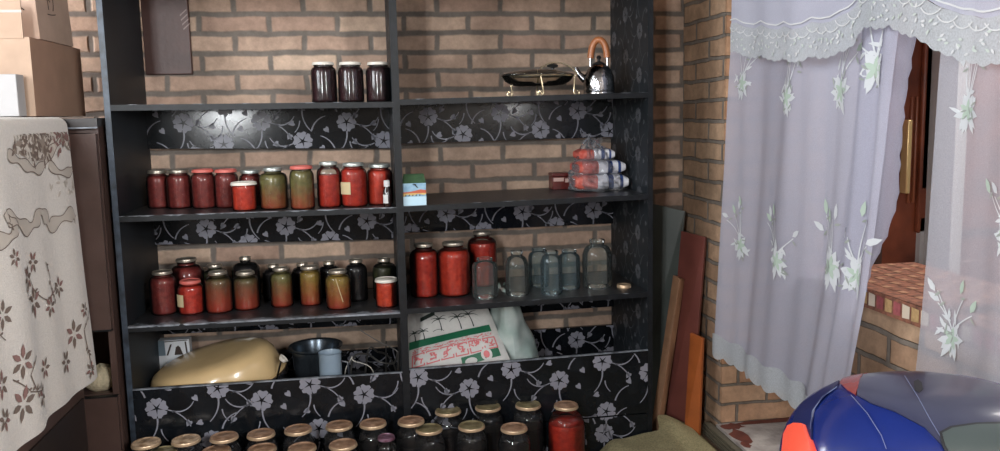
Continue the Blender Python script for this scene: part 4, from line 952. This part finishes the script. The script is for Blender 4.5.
m.build('box_body', [mat('pinkish_cardboard', srgb(194, 166, 148), .85, noise_scale=18, noise_amt=.1), INK], b2, smooth=0)
b3 = thing('white_carton', 'pale grey carton on the cloth in front of the large cardboard box', 'carton', (-1.2, 2.58, zB))
pr_ = atY(19, 112, 2.55); m = MB(); m.box((pr_.x-.30, 2.55, zB), (pr_.x, 2.605, atY(15, 74, 2.55).z)); m.build('box_body', mat('pale_grey_card', srgb(178, 176, 176), .8, noise_scale=10, noise_amt=.08), b3, bevel=.002)

# ------------------------------------------------------------------ boards leaning in the right corner
def board(name, label, TLp, TRp, BRp, BLp, th_, mt, group='boards leaning in the corner'):
    a, b, c_, d_ = [Vector(p) for p in (BLp, BRp, TRp, TLp)]
    n_ = (b-a).cross(d_-a).normalized()
    if n_.dot(a-O) < 0: n_ = -n_
    m = MB(); bk = [p+n_*th_ for p in (a, b, c_, d_)]
    m.hexa([a, b, bk[1], bk[0], d_, c_, bk[2], bk[3]])
    cc = (a+b)/2; return tag(m.build(name, mt, loc=(cc.x, cc.y, cc.z), smooth=0, bevel=.002), label, 'board', group)
def pt(px, py, Y): p = atY(px, py, Y); return (p.x, p.y, p.z)
GREYB = mat('grey_green_board', srgb(92, 98, 94), .22, noise_scale=6, noise_amt=.2); REDB_ = mat('red_brown_board', srgb(134, 78, 70), .28, noise_scale=9, noise_amt=.3); LWOOD = mat('raw_plank_edge', srgb(150, 112, 84), .6, noise_scale=22, noise_amt=.25); ORB = mat('orange_varnished_board', srgb(170, 92, 46), .35, noise_scale=14, noise_amt=.25)
board('grey_board', 'wide dark grey-green panel leaning in the corner right of the shelving', pt(640, 201, 3.16), pt(685, 211, 3.06), (1.135, 2.98, .004), (1.035, 3.07, .004), .016, GREYB)
board('red_board', 'tall red-brown board leaning against the right brick wall', pt(681, 231, 3.02), pt(705, 237, 2.91), (1.222, 2.885, .004), (1.152, 2.97, .004), .018, REDB_)
board('wood_plank', 'thin raw wood plank standing edge-on before the grey panel', pt(673, 275, 2.97), pt(680, 279, 2.94), (1.078, 2.87, .004), (1.058, 2.89, .004), .05, LWOOD)
board('orange_board', 'short orange-brown varnished board leaning in front of the red-brown one', pt(690, 333, 2.86), pt(702.5, 339, 2.80), (1.222, 2.80, .004), (1.180, 2.845, .004), .02, ORB)

# olive plush rug, rumpled against the plinth
RUG = mat('olive_plush_rug', srgb(168, 158, 120), .95, noise_scale=150, col2=srgb(128, 120, 88), bump=.8, bump_scale=300)
m = MB()
def sst(a, b, x): t_ = min(1, max(0, (x-a)/(b-a))); return t_*t_*(3-2*t_)
def rug(u, v):
    x = .765+.485*u; y = 1.5+1.235*v
    if x > 1.03: y += .14*max(0, v-.5)*2*sst(1.03, 1.09, x)
    ed = sst(0, .22, u)*sst(0, .10, 1-u)*sst(0, .05, v)
    h_ = (.012+sst(.62, .92, v)*(.052+.022*sst(.85, 1.04, x)-.045*sst(1.10, 1.22, x))+.008*noise.noise(Vector((x*11, y*9, 0))))*ed
    return (x, y, .003+max(.003, h_))
m.grid(rug, 50, 70); rg_ = m.build('plush_rug', RUG, loc=(.9, 2.1, 0), smooth=80, solid=0); tag(rg_, 'rumpled olive plush rug on the floor by the right end of the shelving', 'rug')

# ------------------------------------------------------------------ curtains
VO = voile('white_voile', srgb(188, 189, 206), .78); VO2 = voile('white_voile_near', srgb(196, 197, 208), .62)
LACE = voile('white_lace', srgb(196, 201, 206), .84, 260); EMW = mat('white_embroidery', srgb(210, 214, 218), .75); EMG = mat('pale_green_embroidery', srgb(182, 200, 186), .75); EMD = mat('grey_green_embroidery', srgb(158, 166, 160), .7)
TOPZ = H+.85; K1 = 1.24
def lin(pts, z):
    if z >= pts[0][0]: return pts[0][1]
    for (za, ya), (zb, yb) in zip(pts, pts[1:]):
        if za >= z >= zb: return ya+(yb-ya)*(za-z)/(za-zb)
    return pts[-1][1]
def edge_pts(pxs, X): return sorted([(atX(a, b, X).z, atX(a, b, X).y) for a, b in pxs], reverse=True)
LE = edge_pts([(733, 0), (733, 45), (728, 160), (722, 260), (716, 352)], K1)
RE = edge_pts([(897, 20), (893, 60), (885, 150), (876, 230), (866, 300), (852, 371), (842, 420)], K1-.05)
HZ = atX(716, 350, K1).z
def c1x(s, z):
    dn = min(1, max(0, (TOPZ-z)/.9))
    g = max(0, (s-.68)/.32)
    return K1-.009*sin(s*17+1.5*sin(z*1.7+s*3))*(.4+.6*dn)-.004*sin(s*43+z*1.5)*dn-.05*g*(.85+.3*sin(s*52+z))
def c1(u, v, zlo=None):
    z = TOPZ+(HZ-TOPZ)*v; a, b = lin(LE, z), lin(RE, z)
    if v > .98: z += .004*sin(u*240)
    return (c1x(u, z), a+(b-a)*u, z)
def c1s(y, z, off):
    a, b = lin(LE, z), lin(RE, z); s = (y-a)/(b-a); return (c1x(s, z)-off, y, z)
t1 = thing('voile_curtain', 'sheer white embroidered curtain hanging left of the gap, beside the brick corner', 'curtain', (K1, 2.2, HZ), 'sheer embroidered curtains')
m = MB(); m.grid(c1, 150, 60)
def bouquet(cy, cz, s, rg, big=False):
    w, g, d = [], [], []
    for k in range(6): w.append(leaf(cy, cz, rg.uniform(-.3, .3)+2*pi*k/6, .040*s, .020*s))
    for k in range(9): w.append(leaf(cy+rg.uniform(-.03, .03)*s, cz+rg.uniform(-.02, .045)*s, rg.uniform(0, 6.3), rg.uniform(.02, .04)*s, .009*s))
    for k in range(5): g.append(leaf(cy, cz+.002, .5+2*pi*k/5, .026*s, .013*s))
    for k in range(4):
        a = pi/2+rg.uniform(-.9, .9); L = rg.uniform(.06, .11)*s
        w += arc(cy, cz+.02*s, a, L, rg.uniform(-.6, .6), .004*s, .0025*s)
        e = (cy+cos(a)*L, cz+.02*s+sin(a)*L)
        (g if k % 2 else w).append(leaf(e[0], e[1], a+rg.uniform(-.6, .6), .034*s, .015*s)); d.append(leaf(e[0], e[1]-.01*s, a+rg.uniform(1, 2), .02*s, .006*s))
    for k in range(5):
        a = -pi/2+rg.uniform(-1.1, 1.1); w.append(leaf(cy+.01*cos(a), cz+.01*sin(a), a, rg.uniform(.028, .046)*s, .014*s))
    for k in range(6): d.append(leaf(cy+rg.uniform(-.03, .03)*s, cz+rg.uniform(-.03, .03)*s, rg.uniform(0, 6.3), .022*s, .005*s))
    return w, g, d
rg = random.Random(21)
def embroider(m, spots, X, surf):
    for px_, py_, s in spots:
        p = atX(px_, py_, X); w, g, d = bouquet(p.y, p.z, s, rg)
        decal(m, w, lambda y, z: surf(y, z, .0035), 1); decal(m, g, lambda y, z: surf(y, z, .0042), 2); decal(m, d, lambda y, z: surf(y, z, .0046), 3)
embroider(m, [(739, 84, 1.1), (783, 98, 1.25), (834, 92, 1.3), (880, 70, 1.3), (735, 246, 1.1), (775, 262, 1.2), (828, 268, 1.35), (862, 276, 1.25)], K1-.02, c1s)
m.recalc = False
m.build('voile_panel', [VO, EMW, EMG, EMD], t1, smooth=80)
# folded-back flap beside the gap
FE = edge_pts([(935, 20), (925, 38), (913, 100), (906, 160), (903, 200), (890, 238), (874, 270), (868, 300)], K1+.03)
m = MB()
def flap(u, v):
    z = TOPZ+(atX(868, 300, K1+.03).z-TOPZ)*v; a, b = lin(RE, z)+.20, lin(FE, z)
    return (K1+.012+.01*sin(u*12+z*3), a+(b-a)*u+.004*sin(z*110)*(u > .9), z)
m.grid(flap, 24, 60); m.build('folded_flap', VO, t1, smooth=80)
# lace hem along the bottom and up the leading edge
m = MB(); zh = HZ; nn = 90
def lace_b(u, v):
    a, b = lin(LE, zh), lin(RE, zh); y = a+(b-a)*u; sc_ = .012*abs(sin(u*nn*.42))
    return (c1x(u, zh+.03)-.005, y, zh+.065-(.075+sc_)*v+.006*sin(u*40)*(v < .1))
m.grid(lace_b, 180, 4); m.build('lace_hem', LACE, t1, smooth=80)
t2 = thing('voile_curtain', 'sheer white embroidered curtain at the far right, beyond the gap', 'curtain', (K1-.03, 1.2, .3), 'sheer embroidered curtains')
K2 = 1.215
NE = edge_pts([(942, 20), (938, 60), (933, 150), (927, 250), (921, 320), (915, 371), (905, 440)], K2)
H2 = HZ
def c2x(y, z): return K2-.007*sin(y*24+1.1*sin(z*2))-.003*sin(y*61+z)-.008*sin(y*11)
def c2(u, v):
    z = TOPZ+(H2-TOPZ)*v; a = lin(NE, z); y = a+(.55-a)*u; return (c2x(y, z), y, z)
m = MB(); m.grid(c2, 130, 60)
embroider(m, [(957, 112, 1.0), (942, 340, 1.0), (1010, 240, 1.0)], K2-.015, lambda y, z, o: (c2x(y, z)-o, y, z))
m.recalc = False
m.build('voile_panel', [VO2, EMW, EMG, EMD], t2, smooth=80)
# valance with scalloped lace
K3 = 1.165
VE = [(737, 50), (744, 55), (752, 57), (760, 54), (768, 58), (777, 60), (786, 57), (795, 61), (804, 60), (812, 55), (820, 57), (830, 56), (838, 51), (845, 48), (852, 42), (856, 33), (862, 27), (870, 25), (880, 28), (890, 24), (900, 30), (912, 34), (922, 36), (930, 42), (940, 50), (950, 54), (960, 59), (970, 60), (980, 64), (990, 63), (1003, 60), (1030, 62)]
VP = [(atX(a, b, K3).y, atX(a, b, K3).z) for a, b in VE]; VP.append((.55, VP[-1][1]))
def vz(y):
    if y >= VP[0][0]: return VP[0][1]
    for (ya, za), (yb, zb) in zip(VP, VP[1:]):
        if ya >= y >= yb: return za+(zb-za)*(ya-y)/(ya-yb+1e-9)
    return VP[-1][1]
YV0, YV1 = atX(732, 20, K3).y, .55
def vx(y, z, zb): return K3-.007*sin(y*13)*(1-.4*(z-zb))-.003*sin(y*37+1)
t3 = thing('lace_valance', 'white valance with a scalloped lace border across the top of the curtains', 'valance', (K3, 1.4, H+.3))
m = MB(); LB = .085
def vfun(u, v):
    y = YV0+(YV1-YV0)*u; zb = vz(y); z = TOPZ+.02+(zb+LB-TOPZ-.02)*v; return (vx(y, z, zb), y, z)
m.grid(vfun, 140, 20); m.build('voile_panel', voile('valance_voile', srgb(192, 194, 209), .88), t3, smooth=80)
m = MB()
def vl(u, v): y = YV0+(YV1-YV0)*u; zb = vz(y); z = zb+LB-(LB+.006*abs(sin(y*95)))*v; return (vx(y, z, zb)-.003, y, z)
m.grid(vl, 280, 6)
for i in range(46):
    y = YV0+(YV1-YV0)*(i+.5)/46; zb = vz(y); fn = lambda yy, zz_: (vx(yy, zz_, zb)-.0065, yy, zz_)
    decal(m, arc(y+.018, zb+.075, -2.2, .06, -1.9, .003, .003), fn, 3)
    for k in range(5): decal(m, [leaf(y+rg.uniform(-.015, .015), zb+rg.uniform(.012, .06), rg.uniform(0, 6.3), .013, .006)], fn, (3, 2)[k % 2])
for i in range(140):   # cord line where lace meets voile
    ya, yb = YV0+(YV1-YV0)*i/140, YV0+(YV1-YV0)*(i+1)/140; za, zb_ = vz(ya)+LB+.01, vz(yb)+LB+.01
    m.face([(vx(ya, za, za)-.005, ya, za), (vx(yb, zb_, zb_)-.005, yb, zb_), (vx(yb, zb_, zb_)-.005, yb, zb_+.004), (vx(ya, za, za)-.005, ya, za+.004)], 3)
m.recalc = False
m.build('lace_border', [LACE, EMW, mat('lace_green_thread', srgb(196, 206, 200), .7), mat('lace_white_thread', srgb(212, 214, 216), .7)], t3, smooth=80)
m = MB(); m.tube([(K1-.03, 2.72, TOPZ+.03), (K1-.03, .45, TOPZ+.03)], .014, 16)
for y in (2.7, 1.6, .5): m.tube([(K1-.03, y, TOPZ+.03), (WX, y, TOPZ+.03)], .008, 10)
tag(m.build('curtain_rod', DARKW, loc=(K1-.03, 1.6, TOPZ+.03)), 'wooden rod carrying the white curtains', 'curtain rod')

# ------------------------------------------------------------------ vacuum cleaner, lower right
BLUE = mat('blue_plastic', srgb(24, 42, 112), .22, noise_scale=4, noise_amt=.2, coat=.3); NAVY = mat('navy_plastic', srgb(30, 36, 78), .3); HOOD = mat('dark_lilac_plastic', srgb(56, 58, 80), .28, noise_scale=7, noise_amt=.15, coat=.3)
ORP = mat('coral_plastic', srgb(236, 86, 62), .4); REDW = mat('red_brown_plastic', srgb(134, 52, 48), .25, coat=.3); GREYP = mat('grey_green_panel', srgb(68, 77, 76), .35); SILV = mat('silver_line', srgb(110, 118, 146), .35); BLK = mat('black_rubber', (.015, .015, .018, 1), .5)
VC = atY(932, 484, 1.10); vac = thing('vacuum_cleaner', 'blue and dark lilac plastic vacuum cleaner with a coral side, in the right foreground', 'vacuum cleaner', (VC.x, VC.y, 0))
va = YAW+radians(4); ex = Vector((cos(va), -sin(va), 0)); ey = Vector((sin(va), cos(va), 0)); ez = Vector((0, 0, 1))
RA, RB, RC, NE_ = .233, .182, .169, 2.5
def sgp(c_, e): return math.copysign(abs(c_)**e, c_)
def ell_pt(th_, ph, k=1.0):
    e = 2/NE_; x = RA*k*sgp(cos(ph), e)*sgp(cos(th_), e); y = RB*k*sgp(cos(ph), e)*sgp(sin(th_), e); z = RC*k*sgp(sin(ph), e)
    return VC+ex*x+ey*y+ez*z
def ell_f(p, k=1.0):
    d_ = p-VC; return abs(d_.dot(ex)/(RA*k))**NE_+abs(d_.dot(ey)/(RB*k))**NE_+abs(d_.dot(ez)/(RC*k))**NE_-1
def hit(px_, py_, k=1.0):
    d_ = ray(px_, py_); best = None
    for i in range(420):
        t_ = .5+i*.004; fv = ell_f(O+d_*t_, k)
        if best is None or fv < best[0]: best = (fv, t_)
        if fv < 0:
            lo, hi = t_-.004, t_
            for _ in range(20):
                md = (lo+hi)/2
                if ell_f(O+d_*md, k) < 0: hi = md
                else: lo = md
            return O+d_*hi
    p = O+d_*best[1]                      # just outside the outline: nearest point on the shell
    return VC+(p-VC)*(best[0]+1)**(-1/NE_)*k
m = MB(); m.grid(lambda u, v: ell_pt(2*pi*u, -pi/2+pi*v), 72, 36, 0, True); bmesh.ops.remove_doubles(m.bm, verts=m.bm.verts, dist=.0004); m.build('blue_shell', BLUE, vac, smooth=60)
VZ = VC.z
m = MB(); m.lathe([(0, .05), (.155, .05), (.165, .06), (.175, .2), (.172, VZ-.10), (.158, VZ-.05), (0, VZ-.05)], 48, (VC.x, VC.y, 0)); m.build('drum', NAVY, vac)
for k in range(4):
    a = pi/4+k*pi/2; m = MB(); m.lathe([(0, -.014), (.03, -.014), (.034, -.008), (.034, .008), (.03, .014), (0, .014)], 24, M=Matrix.Translation((VC.x+.15*cos(a), VC.y+.15*sin(a), .034)) @ Matrix.Rotation(pi/2, 4, 'X')); m.build('wheel', BLK, vac)
# domed hood: shell patch over the right/back part
def hood_patch(name, mt, t0, t1, p0, p1, k0, nu=30, nv=16, shape=None):
    m = MB(); f1 = lambda u, v, k: ell_pt(t0+(t1-t0)*u+(shape(v) if shape else 0), p0+(p1-p0)*v, k)
    m.grid(lambda u, v: f1(u, v, k0), nu, nv)
    for fn in (lambda u, v: f1(u, 0, 1+(k0-1)*v), lambda u, v: f1(u, 1, 1+(k0-1)*v), ): m.grid(fn, nu, 1)
    for fn in (lambda u, v: f1(0, u, 1+(k0-1)*v), lambda u, v: f1(1, u, 1+(k0-1)*v)): m.grid(fn, nv, 1)
    bmesh.ops.remove_doubles(m.bm, verts=m.bm.verts, dist=.0003); return m.build(name, mt, vac, smooth=50)
def px_patch(name, mt, poly, k=1.01, n=14, par=None):
    # a raised plate on the shell bounded by a polygon
    m = MB(); cx = sum(p[0] for p in poly)/len(poly); cy = sum(p[1] for p in poly)/len(poly)
    ring = []
    for i in range(len(poly)):
        a, b = poly[i-1], poly[i]
        for s_ in range(5): ring.append((a[0]+(b[0]-a[0])*s_/5, a[1]+(b[1]-a[1])*s_/5))
    def P(q, f, kk):
        x, y = cx+(q[0]-cx)*f, cy+(q[1]-cy)*f; h_ = hit(x, y, kk)
        if h_ is None: h_ = hit(x, min(y+6, 451), kk)
        return h_
    def onk(p, kk): return VC+(p-VC)*kk
    rows = []
    for f in [i/n for i in range(n+1)]:
        row = []
        for q in ring:
            h_ = None; ff = max(f, .025)
            while h_ is None and ff > .02:
                h_ = hit(cx+(q[0]-cx)*ff, cy+(q[1]-cy)*ff); ff -= .03
            row.append(onk(h_, k))
        rows.append(row)
    rows.append([onk(p, .995/k) if False else VC+(p-VC)*(.992/k) for p in rows[-1]])
    vs = [[m.v(p) for p in r_] for r_ in rows]; L = len(ring)
    for a, b in zip(vs[1:], vs[2:]):
        for i in range(L): m.bm.faces.new((a[i], a[(i+1) % L], b[(i+1) % L], b[i]))
    m.bm.faces.new(vs[1]); bmesh.ops.delete(m.bm, geom=vs[0], context='VERTS')
    return m.build(name, mt, par or vac, smooth=55)
hood = px_patch('hood', HOOD, [(858, 374), (866, 371), (885, 370), (905, 370.5), (930, 373), (960, 377), (985, 382), (1006, 388), (1030, 400), (1030, 456), (952, 456), (925, 428), (895, 412), (872, 404), (858, 396)], 1.012)
cpan = px_patch('control_panel', BLK, [(939, 433), (950, 427), (975, 423.5), (1000, 423), (1030, 425), (1030, 462), (950, 462), (942, 446)], 1.020, 8)
px_patch('panel_inlay', GREYP, [(942, 434), (952, 429), (976, 425.5), (1000, 425), (1030, 427), (1030, 460), (953, 460), (945, 446)], 1.024, 8, cpan)
px_patch('latch', REDW, [(841, 384), (846, 375), (862, 371.5), (867, 372.5), (861, 378), (859, 388), (856, 396), (848, 391)], 1.016, 6)
px_patch('sensor_spot', BLK, [(914, 383), (918, 381), (922, 384), (923, 391), (919, 394), (915, 391)], 1.018, 4, hood)
def px_line(name, mt, pts, r):
    m = MB(); P = []
    for (xa, ya), (xb, yb) in zip(pts, pts[1:]):
        for s_ in range(6):
            h_ = hit(xa+(xb-xa)*s_/6, ya+(yb-ya)*s_/6)
            if h_: P.append(VC+(h_-VC)*1.014)
    if len(P) > 2: m.tube(P, r, 7); return m.build(name, mt, vac)
px_line('silver_seam', SILV, [(812, 430), (814, 412), (824, 398), (841, 386)], .0007)
px_line('silver_seam', SILV, [(852, 396), (868, 414), (882, 436), (888, 452)], .0006)
px_line('hood_seam', SILV, [(905, 377), (918, 398), (930, 420), (942, 440)], .0006)
# navy bumper and coral side piece on the left flank
def flank(name, mt, ph0, ph1, th0, th1, k0, k1, nu=16, nv=20):
    m = MB()
    f1 = lambda u, v, k: ell_pt(th0+(th1-th0)*u, ph0+(ph1-ph0)*v, k)
    m.grid(lambda u, v: f1(u, v, k0+(k1-k0)*sin(pi*v)*sin(pi*u)**.5), nu, nv); m.grid(lambda u, v: f1(u, v, .97), nu, nv)
    return m.build(name, mt, vac, smooth=60)
px_patch('bumper', NAVY, [(793, 428), (797, 414), (803, 404), (822, 391), (840, 381.5), (839, 385), (824, 396), (815, 408), (812, 424), (813, 440), (800, 436)], 1.016, 8)
px_patch('coral_side', ORP, [(790, 436), (794, 428), (800, 425.5), (808, 426), (810, 433), (814, 443), (818, 456), (788, 456)], 1.05, 8)

# ------------------------------------------------------------------ camera, lights, world
cam = bpy.data.cameras.new('camera'); co = bpy.data.objects.new('camera', cam); C.objects.link(co)
cam.sensor_width = 36; cam.sensor_fit = 'HORIZONTAL'; cam.lens = F*36/1000; cam.shift_y = -(225.5-PY)/1000; cam.clip_start = .05
R3 = Matrix((_r, _u, -_f)).transposed(); co.matrix_world = Matrix.Translation(O) @ R3.to_4x4()
bpy.context.scene.camera = co
def area(name, loc, target, sx, sy, power, col=(1, 1, 1)):
    l = bpy.data.lights.new(name, 'AREA'); l.shape = 'RECTANGLE'; l.size = sx; l.size_y = sy; l.energy = power; l.color = col
    o = bpy.data.objects.new(name, l); C.objects.link(o); o.location = loc
    o.rotation_euler = (Vector(target)-Vector(loc)).to_track_quat('-Z', 'Y').to_euler(); return o
def winlight(name, axis, fixed, w, power, inward, col):
    c_ = (w[0]+w[1])/2; z = (w[2]+w[3])/2
    loc = (fixed, c_, z) if axis == 'Y' else (c_, fixed, z)
    tgt = (fixed+inward, c_, z) if axis == 'Y' else (c_, fixed+inward, z)
    area(name, loc, tgt, w[1]-w[0]-.1, w[3]-w[2]-.1, power, col)
winlight('left_window_daylight', 'Y', LX-.10, LWIN, 50, 1, (.93, .97, 1))
winlight('corner_window_daylight', 'Y', LX-.06, CWIN, 32, 1, (.97, .98, 1))
winlight('rear_window_daylight', 'X', RY-.10, RWIN, 84, 1, (.95, .98, 1))
winlight('right_fill_light', 'Y', WX+.10, FILLWIN, 150, -1, (.95, .98, 1))  # added fill from the right for the cloth and box sides
area('next_room_fill', (2.5, 1.5, 2.3), (1.95, 2.4, 1.0), .6, .6, 34, (1, .97, .92))  # unseen lamp added to brighten the wooden door
w = bpy.data.worlds.new('sky'); bpy.context.scene.world = w; w.use_nodes = True
w.node_tree.nodes['Background'].inputs[0].default_value = (.75, .86, 1, 1); w.node_tree.nodes['Background'].inputs[1].default_value = 1.0
sc = bpy.context.scene; sc.view_settings.view_transform = 'Standard'; sc.view_settings.look = 'None'; sc.view_settings.gamma = 1; sc.view_settings.use_curve_mapping = False
sc.view_settings.exposure = .42
sc.cycles.max_bounces = 12; sc.cycles.transparent_max_bounces = 24; sc.cycles.caustics_reflective = False; sc.cycles.caustics_refractive = False
